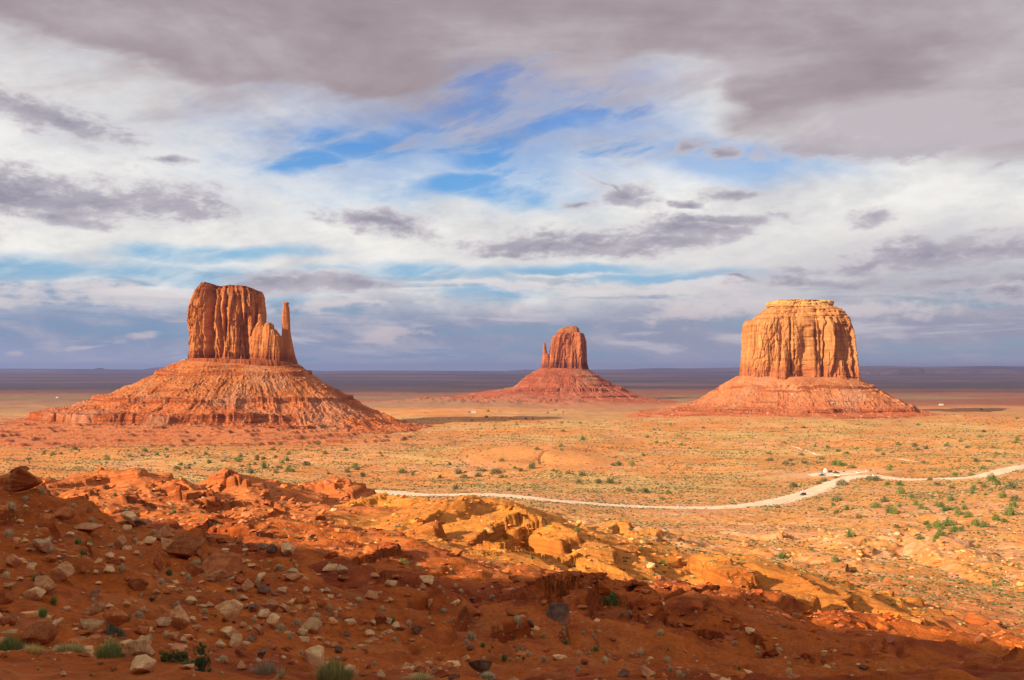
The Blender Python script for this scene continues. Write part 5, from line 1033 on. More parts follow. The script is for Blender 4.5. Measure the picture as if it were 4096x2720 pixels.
TA = [(270,1162,92,66,1),(815,1192,78,60,1),(62,462,82,50,0),(500,692,72,45,1),(572,702,66,36,1),(50,642,76,50,0),(782,872,60,60,0),(1090,892,60,45,1),(875,682,42,42,0),(1265,832,92,45,0),(530,762,55,42,1),(342,1082,60,60,1),(1540,1102,55,40,0),(1320,1142,60,36,0),(890,1162,80,40,0),(925,1125,50,34,0),(1920,1217,66,52,0),(1815,1252,66,52,0),(1875,1302,46,40,0),
 (2045,1162,60,32,0),(2130,1122,46,42,0),(1640,1192,50,32,0),(1850,1122,52,38,0),(1510,1012,52,46,0),(1145,1087,42,32,0),(265,362,56,36,0),(160,412,56,36,0),(990,627,52,32,0),(590,552,52,36,0),(1120,492,56,30,1),(35,912,62,52,0),(740,382,32,30,1),(1215,920,56,40,0),(1040,950,60,40,0),(225,930,70,50,1),(320,740,60,40,0),(320,670,46,34,0),(960,1320,60,50,0),(1070,1290,60,40,0),
 (1610,1110,40,26,0),(1200,1330,40,24,0),(1440,1450,70,44,0),(1943,1400,40,24,0),(1220,580,20,14,1),(1350,560,40,20,0),(470,450,46,26,0),(1670,945,46,36,0),(1800,850,70,30,0),(1915,840,36,26,0),(1880,800,28,20,1),(1745,810,40,22,0),(1620,1320,70,36,0)]
TB = [(985,1197,86,56,0),(955,1227,46,36,0),(470,1207,42,30,0),(565,1102,52,42,0),(1065,1247,56,36,1),(1210,1342,62,56,1),(1370,1307,48,36,0),(1315,1302,36,36,0),(1475,1342,56,36,0),(1625,1227,56,32,1),(1610,1167,42,32,0),(1475,1182,46,36,0),(1890,1357,62,52,0),(1715,1302,42,36,0),(1705,1407,42,36,0),(1815,1182,42,32,0),(1850,1152,36,26,0),(1615,1092,46,32,0),(2130,1302,62,50,0),
 (2310,1357,62,42,0),(2155,1407,52,36,0),(2330,1407,42,32,0),(1783,1297,36,26,0),(1828,1272,62,38,1),(2265,1167,56,32,0),(2055,1027,52,32,0),(800,1012,56,26,0),(915,877,46,26,0),(1035,882,32,20,0),(1275,867,36,20,0),(1130,922,52,30,0),(225,937,62,30,0),(30,997,56,40,0),(880,842,36,26,0),(775,852,36,26,0),(270,598,36,20,1),(850,732,30,20,0),(1295,1088,80,60,0),(455,1075,60,40,1),
 (385,1000,44,34,0),(795,1005,40,26,0),(1380,1090,36,26,0),(2180,1350,40,26,0),(2070,1310,44,30,0),(1340,1330,34,24,1),(1095,1460,130,40,0),(540,1290,30,20,0),(1130,1255,26,20,1),(860,1070,36,24,0),(1110,1280,26,18,1)]
TC = [(70,852,56,34,0),(535,917,52,30,0),(780,992,42,32,0),(880,1102,54,42,0),(882,1045,36,24,0),(115,1032,52,42,0),(185,1112,48,42,0),(215,1125,36,26,0),(130,1082,42,32,0),(290,717,28,20,0),(820,957,52,26,0),(25,1107,30,24,0),(240,1085,26,18,0),(540,1050,26,16,0),(1100,990,40,22,0),(680,945,40,24,0)]
for L, sc, ox, oy in ((TA, .6187, 0, 1750), (TB, .593, 1300, 1850), (TC, .6336, 2600, 2000)):
    for cx, cy, w, h, gr in L: add_tuft(ox + sc * cx, oy + sc * cy, sc * w, sc * h, bool(gr))
n_try = 0
while len(tufts) < 240 and n_try < 4000:
    n_try += 1; px = RNG.uniform(0, 3600); py = RNG.uniform(2120, 2710)
    if py < 1960 + 0.2 * px: continue
    if any(abs(px - r[1]) < 22 and abs(py - r[2]) < 14 for r in tufts): continue
    w = RNG.uniform(9, 22); add_tuft(px, py, w, w * 0.7, RNG.random() < 0.15)
tk = [(o, px, py, ('small ' if w < 22 else 'full ') + ('green tuft' if gr else 'pale sage tuft')) for o, px, py, w, gr in tufts]
label_all(tk, MARKS_ROCK + [(2441, 2425, 'the lone round green bush'), (2780, 2570, 'the shaded slope ledges'), (3158, 2690, 'the bottom edge right of centre'), (2600, 2690, 'the bottom edge of centre right'), (3500, 2690, 'the olive bush in the shade'), (1611, 2255, 'the low dark green bush')])

# --- grasses and low bushes at the bottom left
YEL = [(0.52, 0.40, 0.14), (0.44, 0.36, 0.14), (0.34, 0.30, 0.10), (0.60, 0.48, 0.22)]
GRS = [(0.20, 0.26, 0.07), (0.27, 0.32, 0.10), (0.15, 0.19, 0.06), (0.38, 0.36, 0.14)]
GRY = [(0.30, 0.24, 0.17), (0.40, 0.32, 0.22), (0.22, 0.18, 0.12)]
def add_grass(px, py, w, h, cols, label, n=1500, spread=0.45, name='grass_clump', cat='grass', base=0.75, wd=0.008):
    x, y, z = (float(q[0]) for q in pick([px], [py], 8, 120)); s = w * y / F / 2
    hh = h * y / F
    v, f, c = blades(int(px + py), n, 1.0, spread, wd, cols, 0.25, base)
    bx = np.repeat(v.reshape(-1, 6, 3)[:, :1, :2], 6, 1).reshape(-1, 2); rr_ = np.hypot(bx[:, 0], bx[:, 1]) / base; tus = 0.55 + 0.8 * np.clip(perlin(bx[:, 0] * 3 + px, bx[:, 1] * 3, 77) + 0.4, 0, 1)
    v[:, 2] *= (1.1 - 0.75 * np.clip(rr_, 0, 1) ** 2) * tus
    v = v * np.array([s, s * 0.7, hh], np.float32)
    o = link(name, mesh_np(name, v, f, False, c, material=m_leaf), loc=(x, y + s * 0.3, z - 0.02), label=label, cat=cat); return o
def add_low(px, py, w, h, cols, label, seed, n=3800, name='low_juniper', cat='juniper', leaf=0.03, clumps=26):
    x, y, z = (float(q[0]) for q in pick([px], [py], 8, 120)); s = w * y / F / 2
    v, f, c = leaves(seed, n, clumps, 0.2, leaf, cols, 0.8); hh = h * y / F
    root = empty(name, (x, y + s * 0.25, z - 0.02), label, cat); v = v * np.array([s, s * 0.6, hh], np.float32)
    a = link('foliage', mesh_np('foliage', v, f, False, c, material=m_leaf), parent=root); b = link('stem', STEM[1], parent=root); b.scale = (s * 0.8, s * 0.5, hh); return root
q = lambda cx, cy: (.6187 * cx, 1750 + .6187 * cy)
add_grass(*q(705, 1425), 150, 92, GRS, 'bright green grass clump left of the biggest pale tan boulder')
add_grass(*q(50, 1378), 130, 74, GRS, 'bright green grass clump at the left edge near the bottom')
add_grass(*q(205, 1392), 110, 42, YEL, 'dry yellow grass patch in front of the big red boulder', 1100)
add_grass(*q(440, 1388), 150, 44, YEL, 'dry yellow grass patch between the green grass clumps', 1300)
add_grass(*q(2160, 1568), 190, 88, GRS + YEL[:2], 'green and yellow grass clump at the bottom edge under the split boulders', 1800, 0.3)
add_grass(*q(1710, 1530), 120, 74, GRY, 'grey brown dry grass at the bottom edge left of the spiky plant', 1000, 0.7)
add_grass(*q(1815, 1560), 80, 76, YEL, 'spiky yellow green plant with radiating leaves at the bottom edge', 160, 0.6, 'yucca', 'plant', 0.15, 0.03)
add_grass(1300 + .593 * 640, 2722, 150, 30, YEL, 'thin dry yellow grass at the bottom edge, centre left', 800, 0.4)
add_low(*q(725, 1285), 105, 62, [(0.16, 0.15, 0.10), (0.10, 0.11, 0.06), (0.22, 0.19, 0.14)], 'grey green twiggy bush behind the bright green grass', 801, name='twiggy_bush', cat='bush')
add_low(*q(1115, 1455), 190, 56, [(0.09, 0.12, 0.035), (0.13, 0.16, 0.05), (0.06, 0.08, 0.025)], 'long low green juniper right of the biggest pale tan boulder', 802, 5200)
add_low(*q(1315, 1515), 95, 84, [(0.05, 0.09, 0.03), (0.08, 0.13, 0.04)], 'dark green juniper sprig at the right end of the low juniper', 803)
add_low(*q(1285, 1412), 66, 56, [(0.06, 0.11, 0.035), (0.10, 0.15, 0.05)], 'small bushy juniper top rising behind the long low juniper', 804)

# --- scrub over the valley: countless little tufts
v0, f0, c0 = blades(900, 7, 0.9, 0.8, 0.16, [(1, 1, 1)], 0.2, 0.3)
base_t = []
for k in range(6):
    r = np.random.default_rng(910 + k); t = r.uniform(0, 6.28, 6); hh = r.uniform(0.5, 1, 6)
    a = np.sort(r.uniform(0, 6.28, 6)); ring = np.stack([np.cos(a), np.sin(a), np.zeros(6)], -1) * r.uniform(0.7, 1.1, (6, 1)); mid_r = np.stack([np.cos(a + .4), np.sin(a + .4), np.zeros(6)], -1) * r.uniform(0.5, 0.9, (6, 1)); mid_r[:, 2] = r.uniform(0.45, 0.8, 6)
    base_t.append(np.concatenate([ring, mid_r, [[0, 0, r.uniform(0.6, 1.0)]]]))
ff = []
for j in range(6): j2 = (j + 1) % 6; ff += [[j, j2, 6 + j], [j2, 6 + j2, 6 + j], [6 + j, 6 + j2, 12]]
ff = np.array(ff, np.int32)
n = 280000
u = RNG.uniform(-0.68, 0.68, n); Dp = 1 / RNG.uniform(1 / 1700, 1 / 150, n); Dp = np.where(RNG.random(n) < 0.35, 1 / RNG.uniform(1 / 1900, 1 / 600, n), Dp)
X = u * Dp; Y = Dp; ds = 0.18 + 0.82 * sstep(-0.15, 0.55, fbm(X, Y * 1.4, 70, 4, 921) + 0.7 * perlin(X / 8, Y / 8, 922))
h0 = surf(X, Y); rdd, _, _, _ = seg_dist(X.astype(np.float32), Y.astype(np.float32), ROADPTS); pkd = np.hypot((X - PKX) / 55, (Y - PKY) / 30)
zone = sstep(330, 520, Dp + 90 * perlin(X / 60, Y / 60, 923)) + sstep(0.04, 0.16, u) * sstep(170, 300, Dp) * 0.55 + 0.08
gx, gy = gslope(X, Y, 1.0); steepness = np.hypot(gx, gy)
bad_ = np.exp(-(((X + 560) / 420) ** 2 + ((Y - 1330) / 150) ** 2) ** 2)
ok = (RNG.random(n) < ds * np.clip(zone, 0, 1) * np.clip(1.35 - steepness * 2.2, 0.05, 1)) & (rdd > 8) & ((np.hypot((X - 28) / 75, (Y - 1010) / 110) > 1.0) | (RNG.random(n) < 0.15)) & (pkd > 1.05) & (RNG.random(n) > bad_ * 0.8)
X, Y, Z = X[ok], Y[ok], h0[ok]; n = len(X); print('scrub', n)
sz = RNG.uniform(0.22, 0.80, n) * (0.55 + np.minimum(Y, 1600) / 900)
pal = np.array([[0.18, 0.13, 0.05], [0.26, 0.20, 0.08], [0.10, 0.085, 0.032], [0.14, 0.125, 0.045], [0.34, 0.26, 0.11], [0.07, 0.06, 0.024]])
cc = pal[RNG.choice(6, n, p=[.25, .14, .22, .17, .06, .16])] * RNG.uniform(0.8, 1.2, (n, 1))
m_scrub, N = mat('scrub'); N.out(N.attr('tint'), 0.9, spec=0.05)
link('scrub', scatter_mesh('scrub', np.stack([X, Y, Z - 0.05], -1), sz, RNG.uniform(0, 6.28, n), base_t, ff, cc.astype(np.float32), m_scrub, 0.75), kind='stuff', label='low dry scrub dotted over the valley floor and hillside', cat='scrub')
# ------------------------------------------------------------------ road
def ribbon(name, X, Y, wl, lift, material, nac=9, kind='structure'):
    tx, ty = np.gradient(X), np.gradient(Y); L = np.hypot(tx, ty); nx, ny = -ty / L, tx / L
    t = np.linspace(-1, 1, nac)[None, :]; s = np.cumsum(L)
    w = (wl * (1 + 0.12 * perlin(s / 40, s * 0, 1001)))[:, None] + 1.6 * perlin(s / 7, s * 0, 1002)[:, None] * np.abs(t)
    VX = X[:, None] + nx[:, None] * w * t; VY = Y[:, None] + ny[:, None] * w * t
    VZ = surf(VX, VY) + lift * (1 - t ** 8 * 1.2)
    return link(name, mesh_np(name, np.stack([VX, VY, VZ], -1).reshape(-1, 3), grid_faces(len(X), nac)[:, ::-1], True, material=material), kind=kind)
m_road, N = mat('dust_road'); p = N.geo(); r1 = N.noise(p, 0.12, 5, 0.6); r2 = N.noise(p, 1.4, 4, 0.6)
c = N.mix(N.ss(r1, 0.35, 0.65), (0.70, 0.46, 0.29, 1), (0.82, 0.62, 0.43, 1)); c = N.mix(N.m('MULTIPLY', r2, 0.3), c, (0.62, 0.36, 0.2, 1))
N.out(c, 0.95, N.bump(r2, 0.3, 0.1), spec=0.05)
sx, sy = smooth_path(rx, ry, 700)
ribbon('road', sx, sy, np.linspace(12.5, 8.5, 700), 0.12, m_road)
for pts in TRACKS:
    x, y, z = pick([p[0] for p in pts], [p[1] for p in pts], 500, 3000); X, Y = smooth_path(x, y, 60); ribbon('path', X, Y, np.full(60, 1.7), 0.10, m_road, 5)
# car park: a worn patch beside the road
t = np.linspace(0, 2 * math.pi, 72, endpoint=False)[None, :]; r = np.linspace(0.02, 1, 12)[:, None]
VX = PKX + r * np.cos(t) * (26 + 3 * perlin(np.cos(t) * 2, np.sin(t) * 2, 1003)); VY = PKY + r * np.sin(t) * (24 + 3 * perlin(np.cos(t) * 2 + 5, np.sin(t) * 2, 1004))
link('car_park_ground', mesh_np('car_park_ground', np.stack([VX, VY, surf(VX, VY) + 0.06 - 0.1 * r ** 8 + 0 * VX], -1).reshape(-1, 3), grid_faces(12, 72, wrap=True), True, material=m_road), kind='structure')

# ------------------------------------------------------------------ vehicles
def plain(name, col, rough=0.4, metallic=0.0, spec=0.5, coat=0.0):
    m, N = mat(name); n = N.noise(N.obj(), 3.0, 4, 0.6); N.out(N.mix(N.m('MULTIPLY', N.ss(n, 0.45, 0.75), 0.18), col, (0.45, 0.28, 0.17)), rough, spec=spec, metallic=metallic, **{'Coat Weight': coat}); return m
m_glass = plain('window_glass', (0.02, 0.024, 0.03), 0.08, 0, 0.8); m_tyre = plain('tyre_rubber', (0.025, 0.024, 0.023), 0.9); m_rim = plain('wheel_rim', (0.55, 0.55, 0.56), 0.3, 0.9); m_lamp = plain('lamp_glass', (0.85, 0.85, 0.8), 0.1); m_red = plain('tail_lamp', (0.5, 0.02, 0.02), 0.2)
def loft(name, secs, material):
    """secs: (x, half width at sill, half width at shoulder, bottom z, shoulder z, top z, half width at top)"""
    V = []
    for x, ws, wh, zb, zs, zt, wt in secs:
        V.append([(x, -ws * .92, zb), (x, -ws, zb + .12), (x, -wh, zs), (x, -wt, zt), (x, -wt * .5, zt + .03), (x, wt * .5, zt + .03), (x, wt, zt), (x, wh, zs), (x, ws, zb + .12), (x, ws * .92, zb)])
    V = np.array(V); nr = len(V); f = grid_faces(nr, 10, wrap=True)
    caps = []
    for i in (0, nr - 1):
        b = i * 10; q_ = [[b + 0, b + 1, b + 8, b + 9], [b + 1, b + 2, b + 7, b + 8], [b + 2, b + 3, b + 6, b + 7], [b + 3, b + 4, b + 5, b + 6]]
        caps += [k_[::-1] for k_ in q_] if i == 0 else q_
    return mesh_np(name, V.reshape(-1, 3), np.concatenate([f, np.array(caps)]), False, material=material)
def wheel_meshes():
    t = np.linspace(0, 2 * math.pi, 18, endpoint=False)
    def ring(prof):
        V = np.array([[(r_ * math.cos(a), y, r_ * math.sin(a)) for a in t] for r_, y in prof]); return V.reshape(-1, 3), grid_faces(len(prof), 18, wrap=True)
    v, f = ring([(.2, -.11), (.31, -.11), (.345, -.07), (.345, .07), (.31, .11), (.2, .11)]); a = mesh_np('tyre', v, f, True, material=m_tyre)
    v, f = ring([(.01, -.07), (.17, -.08), (.21, -.1), (.21, .1), (.17, .08), (.01, .07)]); b = mesh_np('rim', v, f, True, material=m_rim); return a, b
TYRE, RIM = wheel_meshes()
def boxm(name, c, s, material):
    c = np.array(c); s = np.array(s) / 2; v = np.array([[x, y, z] for x in (-1, 1) for y in (-1, 1) for z in (-1, 1)]) * s + c
    return mesh_np(name, v, [[0, 1, 3, 2], [4, 6, 7, 5], [0, 4, 5, 1], [2, 3, 7, 6], [0, 2, 6, 4], [1, 5, 7, 3]], False, material=material)
def vehicle(kind, paint, px, py, heading, label, cat, Y0=450, at=None):
    x, y, z = (float(q_[0]) for q_ in pick([px], [py], Y0, 1500)) if at is None else at
    root = empty({'suv': 'off_road_car', 'sedan': 'saloon_car', 'pickup': 'pickup_truck'}[kind], (x, y, float(surf([x], [y])[0]) + 0.13), label, cat, 'vehicles on the road and in the car park'); root.rotation_euler = (0, 0, heading)
    if kind == 'sedan':
        B = [(-2.3,.80,.82,.35,.75,.85,.70),(-2.2,.86,.88,.25,.80,.98,.75),(-1.4,.88,.90,.22,.85,1.0,.78),(.6,.88,.90,.22,.84,.96,.78),(1.5,.87,.89,.22,.78,.88,.76),(2.15,.82,.84,.25,.66,.76,.70),(2.3,.74,.76,.35,.6,.66,.62)]
        C_ = [(-1.7,.76,.72,.95,1.0,1.02,.66),(-1.0,.76,.72,.95,1.2,1.38,.58),(.1,.76,.72,.95,1.22,1.42,.58),(.9,.76,.72,.93,1.0,1.0,.62)]; xr_, xf_ = -1.35, 1.4
    elif kind == 'suv':
        B = [(-2.3,.84,.86,.4,.85,1.02,.78),(-2.2,.92,.94,.32,.95,1.12,.84),(-1.4,.94,.96,.3,1.0,1.12,.86),(.9,.94,.96,.3,.98,1.08,.86),(1.6,.93,.95,.3,.92,1.02,.84),(2.2,.88,.9,.32,.82,.92,.78),(2.32,.8,.82,.42,.74,.82,.72)]
        C_ = [(-2.15,.82,.80,1.08,1.3,1.6,.68),(-1.9,.84,.82,1.08,1.4,1.72,.68),(.2,.84,.82,1.08,1.4,1.76,.68),(.55,.84,.82,1.08,1.36,1.66,.66),(1.15,.82,.80,1.05,1.08,1.1,.74)]; xr_, xf_ = -1.4, 1.4
    else:
        B = [(-2.8,.9,.92,.45,.9,1.05,.90),(-2.7,.94,.96,.4,.95,1.08,.92),(-.8,.94,.96,.38,.98,1.08,.92),(1.2,.94,.96,.36,.98,1.08,.88),(2.1,.92,.94,.36,.94,1.04,.84),(2.75,.86,.88,.4,.8,.92,.76)]
        C_ = [(-.75,.84,.82,1.05,1.4,1.7,.70),(-.6,.84,.82,1.05,1.42,1.8,.70),(.7,.84,.82,1.05,1.42,1.82,.70),(1.35,.82,.80,1.03,1.06,1.08,.76)]; xr_, xf_ = -1.7, 1.75
    body = link('body', loft('body', B, paint), parent=root)
    cab = link('cabin_glass', loft('cabin_glass', C_, m_glass), parent=root)
    xs = [s_[0] for s_ in C_]; mid_ = C_[1:-1]
    link('roof', boxm('roof', ((mid_[0][0] + mid_[-1][0]) / 2, 0, max(s_[5] for s_ in C_) + 0.035), (mid_[-1][0] - mid_[0][0] + 0.3, 1.3, 0.07), paint), parent=root)
    for xx in (xr_, xf_):
        for sy_ in (-1, 1):
            w = bpy.data.objects.new('wheel', TYRE); COL.objects.link(w); w.parent = root; w.location = (xx, sy_ * .86, .345); rm = link('rim', RIM, parent=w)
    for sy_ in (-1, 1):
        link('headlight', boxm('headlight', (B[-1][0] - .02, sy_ * .58, .72 if kind == 'sedan' else .82), (.12, .3, .16), m_lamp), parent=root)
        link('tail_light', boxm('tail_light', (B[0][0] + .02, sy_ * .62, .78 if kind == 'sedan' else .92), (.12, .22, .2), m_red), parent=root)
    if kind == 'pickup':
        link('cargo_bed', boxm('cargo_bed', (-1.75, 0, 1.10), (1.7, 1.5, .03), m_tyre), parent=root)
    return root
white = plain('white_paint', (0.78, 0.78, 0.76), 0.3, 0, 0.5, 0.5); black = plain('black_paint', (0.015, 0.015, 0.017), 0.25, 0, 0.5, 0.6); silver = plain('silver_paint', (0.55, 0.56, 0.57), 0.3, 0.5, 0.5, 0.5); navy = plain('dark_blue_paint', (0.02, 0.028, 0.04), 0.25, 0, 0.5, 0.6)
R_ = math.radians
vehicle('sedan', silver, 2725, 2030, R_(4), 'silver car driving along the pale dust road, left of the black one', 'car')
vehicle('suv', black, 3212, 1982, R_(205), 'small black car with lit headlamps coming down the dust road', 'car')
vehicle('suv', white, 3290, 1895, R_(20), 'white off road car parked below the white tent, left end of the car park', 'car')
vehicle('suv', navy, 3319, 1891, R_(200), 'dark car with pale bonnet parked right of the white tent', 'car')
vehicle('pickup', black, 3343, 1894, R_(178), 'black pickup truck parked in the middle of the car park', 'pickup truck')
vehicle('suv', white, 3349, 1904, R_(160), 'white off road car parked right in front of the black pickup', 'car')
vehicle('pickup', navy, 3288, 1904, R_(4), 'dark pickup truck parked in front under the green awning', 'pickup truck')
vehicle('suv', white, 3433, 1894, R_(95), 'white car parked alone at the right end of the car park', 'car')

# ------------------------------------------------------------------ tent, awning, fence, signs, people
def atp(px, py, Y0=450, Ymax=1500):
    x, y, z = (float(q_[0]) for q_ in pick([px], [py], Y0, Ymax)); return x, y, float(surf([x], [y])[0])
m_cloth = plain('white_canvas', (0.82, 0.81, 0.78), 0.8); m_green = plain('green_canvas', (0.02, 0.30, 0.17), 0.7); m_wood = plain('weathered_wood', (0.20, 0.10, 0.06), 0.9); m_wall = plain('plaster_wall', (0.55, 0.5, 0.45), 0.9); m_roofm = plain('grey_roof', (0.35, 0.33, 0.32), 0.8); m_steel = plain('steel_pole', (0.4, 0.4, 0.4), 0.5, 0.8)
x, y, z = atp(3301, 1888); tent = empty('canvas_tent', (x, y, z), 'small white pointed tent behind the parked cars', 'tent')
a = np.linspace(0, 2 * math.pi, 8, endpoint=False); prof_ = [(1.5, 0), (1.5, 1.7), (1.6, 1.75), (.9, 2.3), (.35, 3.1), (.03, 3.6)]
V = np.array([[(r_ * math.cos(t_), r_ * math.sin(t_), z_) for t_ in a] for r_, z_ in prof_]).reshape(-1, 3)
link('canvas', mesh_np('canvas', V, grid_faces(6, 8, wrap=True), False, material=m_cloth), parent=tent); link('pole', boxm('pole', (0, 0, 1.9), (.06, .06, 3.7), m_steel), parent=tent)
x, y, z = atp(3280, 1901); aw = empty('awning', (x, y, z), 'green awning on poles beside the dark pickup', 'awning')
link('canopy', mesh_np('canopy', [(-1.5,-1.2,2.2),(1.5,-1.2,2.2),(1.5,0,2.55),(-1.5,0,2.55),(1.5,1.2,2.2),(-1.5,1.2,2.2),(-1.5,-1.2,2.12),(1.5,-1.2,2.12),(1.5,0,2.47),(-1.5,0,2.47),(1.5,1.2,2.12),(-1.5,1.2,2.12)], [[0,1,2,3],[3,2,4,5],[7,6,9,8],[8,9,11,10],[0,6,7,1],[5,4,10,11]], False, material=m_green), parent=aw)
for sx_ in (-1, 1):
    for sy_ in (-1, 1): link('pole', boxm('pole', (sx_ * 1.45, sy_ * 1.1, 1.06), (.07, .07, 2.12), m_steel), parent=aw)
x0, y0, z0 = atp(3352, 1890); x1, y1, z1 = atp(3418, 1891); fen = empty('rail_fence', (x0, y0, z0), 'low dark wooden rail fence along the back of the car park', 'fence')
nP = 9
for k in range(nP):
    t_ = k / (nP - 1); X_, Y_ = x0 + (x1 - x0) * t_, y0 + (y1 - y0) * t_; Z_ = float(surf([X_], [Y_])[0]); link('post', boxm('post', (X_ - x0, Y_ - y0, Z_ - z0 + .5), (.16, .16, 1.1), m_wood), parent=fen)
ra = math.atan2(y1 - y0, x1 - x0); Ln = math.hypot(x1 - x0, y1 - y0)
for hz_ in (.45, .9):
    rl = link('rail', boxm('rail', (Ln / 2, 0.1, 0), (Ln, .07, .16), m_wood), parent=fen); rl.location = (0, 0, hz_); rl.rotation_euler = (0, -math.atan2(z1 - z0, Ln), ra)
for px, py, lb in ((3464, 1889, 'small white sign on a post right of the car park'), (3491, 1906, 'small white sign on a post between two olive shrubs')):
    x, y, z = atp(px, py); sg = empty('sign', (x, y, z), lb, 'sign'); link('panel', boxm('panel', (0, -.05, 1.2), (.9, .05, .7), m_cloth), parent=sg); link('post', boxm('post', (0, 0, .7), (.08, .05, 1.5), m_wood), parent=sg)
for px, py, W_, lb, Y0, Y1 in ((230, 1592, 9, 'tiny white house far out on the plain left of the left butte', 1500, 5000), (3765, 1621, 10, 'tiny white house on the plain right of the broad butte', 1500, 5000), (1893, 1651, 12, 'tiny white house on the flat left of the middle butte', 1200, 5000)):
    x, y, z = atp(px, py, Y0, Y1); hs = empty('small_house', (x, y, z - .3), lb, 'house', 'lone houses on the plain')
    link('wall', boxm('wall', (0, 0, 1.6), (W_, 7, 3.4), m_wall), parent=hs)
    h_ = W_ / 2 + .4; link('roof', mesh_np('roof', [(-h_,-4,3.3),(h_,-4,3.3),(h_,0,4.8),(-h_,0,4.8),(h_,4,3.3),(-h_,4,3.3)], [[0,1,2,3],[3,2,4,5]], False, material=m_roofm), parent=hs)
    link('door', boxm('door', (1, -3.53, 1.0), (1, .06, 2.1), m_wood), parent=hs)
    for dx in (-3.2, 3.8): link('window', boxm('window', (dx, -3.53, 1.7), (1.2, .06, 1.1), m_glass), parent=hs)
m_skin = plain('skin', (0.45, 0.25, 0.17), 0.6); m_hair = plain('hair', (0.05, 0.03, 0.02), 0.8)
def person(px, py, shirt, trousers, label, turn=0.0, Y0=450):
    x, y, z = atp(px, py, Y0)
    J = {'hip': (0, 0, .92, .15, .12), 'waist': (0, 0, 1.08, .14, .10), 'chest': (0, 0, 1.32, .17, .12), 'neck': (0, 0, 1.50, .055, .055), 'chin': (0, -.02, 1.57, .07, .08), 'head': (0, -.01, 1.68, .085, .10), 'crown': (0, 0, 1.76, .05, .06)}
    for s_, n_ in ((-1, 'l'), (1, 'r')):
        J.update({n_ + 'sh': (s_ * .19, 0, 1.42, .06, .06), n_ + 'el': (s_ * .25, .02, 1.14, .042, .042), n_ + 'wr': (s_ * .26, -.06, .90, .03, .03), n_ + 'ha': (s_ * .26, -.08, .80, .035, .025),
                  n_ + 'th': (s_ * .10, 0, .84, .09, .09), n_ + 'kn': (s_ * .11, -.02 * s_, .48, .06, .06), n_ + 'an': (s_ * .12, .02, .09, .042, .045), n_ + 'to': (s_ * .13, -.15, .035, .04, .035)})
    ks = list(J); E = [('hip', 'waist'), ('waist', 'chest'), ('chest', 'neck'), ('neck', 'chin'), ('chin', 'head'), ('head', 'crown')]
    for n_ in 'lr': E += [('chest', n_ + 'sh'), (n_ + 'sh', n_ + 'el'), (n_ + 'el', n_ + 'wr'), (n_ + 'wr', n_ + 'ha'), ('hip', n_ + 'th'), (n_ + 'th', n_ + 'kn'), (n_ + 'kn', n_ + 'an'), (n_ + 'an', n_ + 'to')]
    me = bpy.data.meshes.new('person'); me.from_pydata([J[k_][:3] for k_ in ks], [(ks.index(a_), ks.index(b_)) for a_, b_ in E], [])
    o = link('person', me, loc=(x, y, z), label=label, cat='person', group='visitors at the car park'); o.rotation_euler = (0, 0, turn)
    md = o.modifiers.new('skin', 'SKIN'); md.use_smooth_shade = True
    for k_, sv in zip(ks, me.skin_vertices[0].data): sv.radius = J[k_][3:5]; sv.use_root = k_ == 'hip'
    o.modifiers.new('sub', 'SUBSURF').levels = 1; o.modifiers['sub'].render_levels = 1
    m, N = mat('clothing'); zz = N.sep(N.obj())[2]
    c = N.mix(N.m('GREATER_THAN', zz, .95), trousers, shirt); c = N.mix(N.m('GREATER_THAN', zz, 1.49), c, (0.45, 0.25, 0.17, 1)); c = N.mix(N.m('LESS_THAN', zz, .09), c, (0.04, 0.03, 0.03, 1)); N.out(c, 0.8); me.materials.append(m)
    v, f = ico(2); v = v * np.array([.098, .112, .10]); v = v + np.array([0, .02, 1.72]); keep = [q_ for q_ in f.tolist() if np.mean([v[i_][2] + v[i_][1] * .8 for i_ in q_]) > 1.70]
    link('hair', mesh_np('hair', v, keep, True, material=m_hair), parent=o); return o
person(3381, 1913, (0.25, 0.38, 0.62), (0.05, 0.06, 0.10), 'person in a light blue top standing at the road edge behind a bush', 0.4)
person(3239, 1896, (0.05, 0.05, 0.06), (0.04, 0.04, 0.05), 'person in dark clothes standing alone left of the parked cars', -0.8)
person(3400, 1903, (0.55, 0.16, 0.10), (0.30, 0.22, 0.16), 'person in a red shirt standing on the open car park ground', 1.2)
person(3301, 1894, (0.45, 0.12, 0.08), (0.08, 0.08, 0.1), 'person in a dark red shirt standing below the white tent', 0.2)

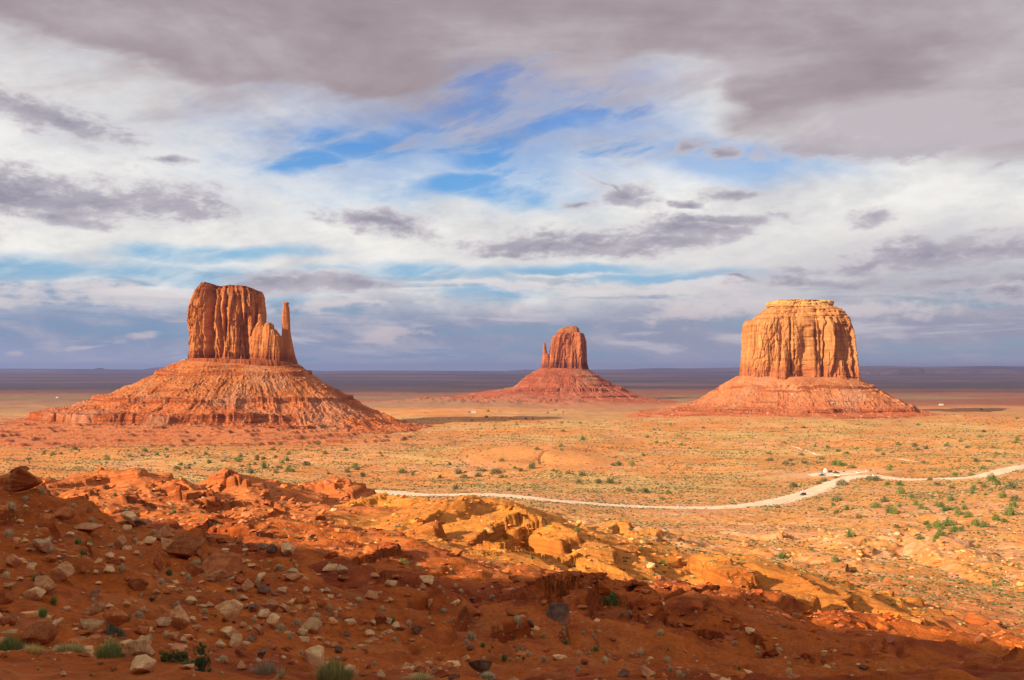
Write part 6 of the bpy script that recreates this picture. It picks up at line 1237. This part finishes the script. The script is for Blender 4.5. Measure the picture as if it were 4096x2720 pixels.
# ------------------------------------------------------------------ far tablelands
m_far, N = mat('far_rock'); p = N.geo(); n1 = N.noise(N.v('MULTIPLY', p, (0.0006, 0.0006, 0.01)), 1.0, 5, 0.6)
N.out(N.mix(n1, (0.06, 0.045, 0.06), (0.12, 0.08, 0.085)), 0.95, spec=0.05)
def far_range(name, Y, pts, thick, seed, jag=0.0):
    """pts: (picture x, picture row of the skyline); a tableland of real depth"""
    px = np.array([p_[0] for p_ in pts], float); py = np.array([p_[1] for p_ in pts], float); n = 420
    xs = np.linspace(px[0], px[-1], n); zt = CZ + (HY - np.interp(xs, px, py)) * Y / F; zt = zt + jag * ridged(xs / 1, xs * 0, 60, 4, seed)
    X = (xs - 2048) * Y / F; rows = []
    for dy, fz in ((-0.10, 0.0), (-0.06, 0.28), (-0.03, 0.45), (0.0, 0.52), (0.012, 0.97), (0.04, 1.0), (0.5, 1.0), (0.9, 0.5), (1.0, 0.0)):
        off = thick * dy * (1 + 0.0 * X) + thick * 0.06 * perlin(X / (thick * 0.4), X * 0 + seed, seed)
        rows.append(np.stack([X, Y + off, np.where(fz > 0, zt * fz, -40) + 0 * X], -1))
    return link(name, mesh_np(name, np.stack(rows).reshape(-1, 3), grid_faces(len(rows), n)[:, ::1], False, material=m_far), kind='structure')
far_range('far_hills', 24000, [(-900, 1482), (0, 1474), (300, 1476), (560, 1478), (600, 1470), (700, 1467), (760, 1470), (1250, 1484), (1500, 1482), (2020, 1484), (2100, 1478), (2200, 1482), (2400, 1478), (2560, 1477), (2640, 1472), (2750, 1474), (2950, 1470), (3420, 1468), (3570, 1463), (3700, 1467), (3960, 1464), (4096, 1465), (5000, 1468)], 6000, 1201)
far_range('hills', 15000, [(3380, 1500), (3475, 1496), (3484, 1488), (3510, 1490), (3522, 1500), (3545, 1490), (3590, 1476), (3620, 1480), (3650, 1478), (3690, 1471), (3700, 1478), (3760, 1480), (3800, 1477), (3840, 1484), (3880, 1478), (3920, 1480), (4010, 1478), (4050, 1484), (4096, 1488), (4400, 1496)], 2500, 1202, 8)
x_, y_ = (395 - 2048) * 26000 / F, 26000; lone = empty('far_butte', (x_, y_, 0), 'tiny blue butte on the horizon left of the left butte', 'butte')
child('cliff', cliff_mesh('far_butte_cliff', 26000, 26000 / F, [(1480, 372, 422), (1477, 376, 418), (1474, 380, 414), (1472, 382, 412)], 0.7, [(300, 1472), (500, 1472)], m_far, amp=1, nper=120, nz=12, seed=1301), lone)
child('slope', cliff_mesh('far_butte_slope', 26000, 26000 / F, [(1492, 330, 460), (1484, 350, 440), (1479, 366, 428)], 0.7, [(300, 1479), (500, 1479)], m_far, amp=1, nper=120, nz=12, seed=1302), lone)
far_range('plain_rise', 12000, [(-900, 1500), (0, 1496), (800, 1500), (1250, 1497), (2000, 1501), (2600, 1497), (3400, 1503), (4096, 1500), (5000, 1500)], 5000, 1203)
# ------------------------------------------------------------------ the air
m_haze = bpy.data.materials.new('haze_air'); m_haze.use_nodes = True; N = NT(m_haze.node_tree)
vol = N.n.new('ShaderNodeVolumePrincipled'); vol.inputs['Color'].default_value = (0.26, 0.33, 0.68, 1); vol.inputs['Density'].default_value = 2.9e-5; vol.inputs['Anisotropy'].default_value = 0.35
o = N.n.new('ShaderNodeOutputMaterial'); N.l.new(vol.outputs[0], o.inputs['Volume'])
hz = link('haze', boxm('haze', (0, 0, 120), (82000, 82000, 560), m_haze), kind='stuff')
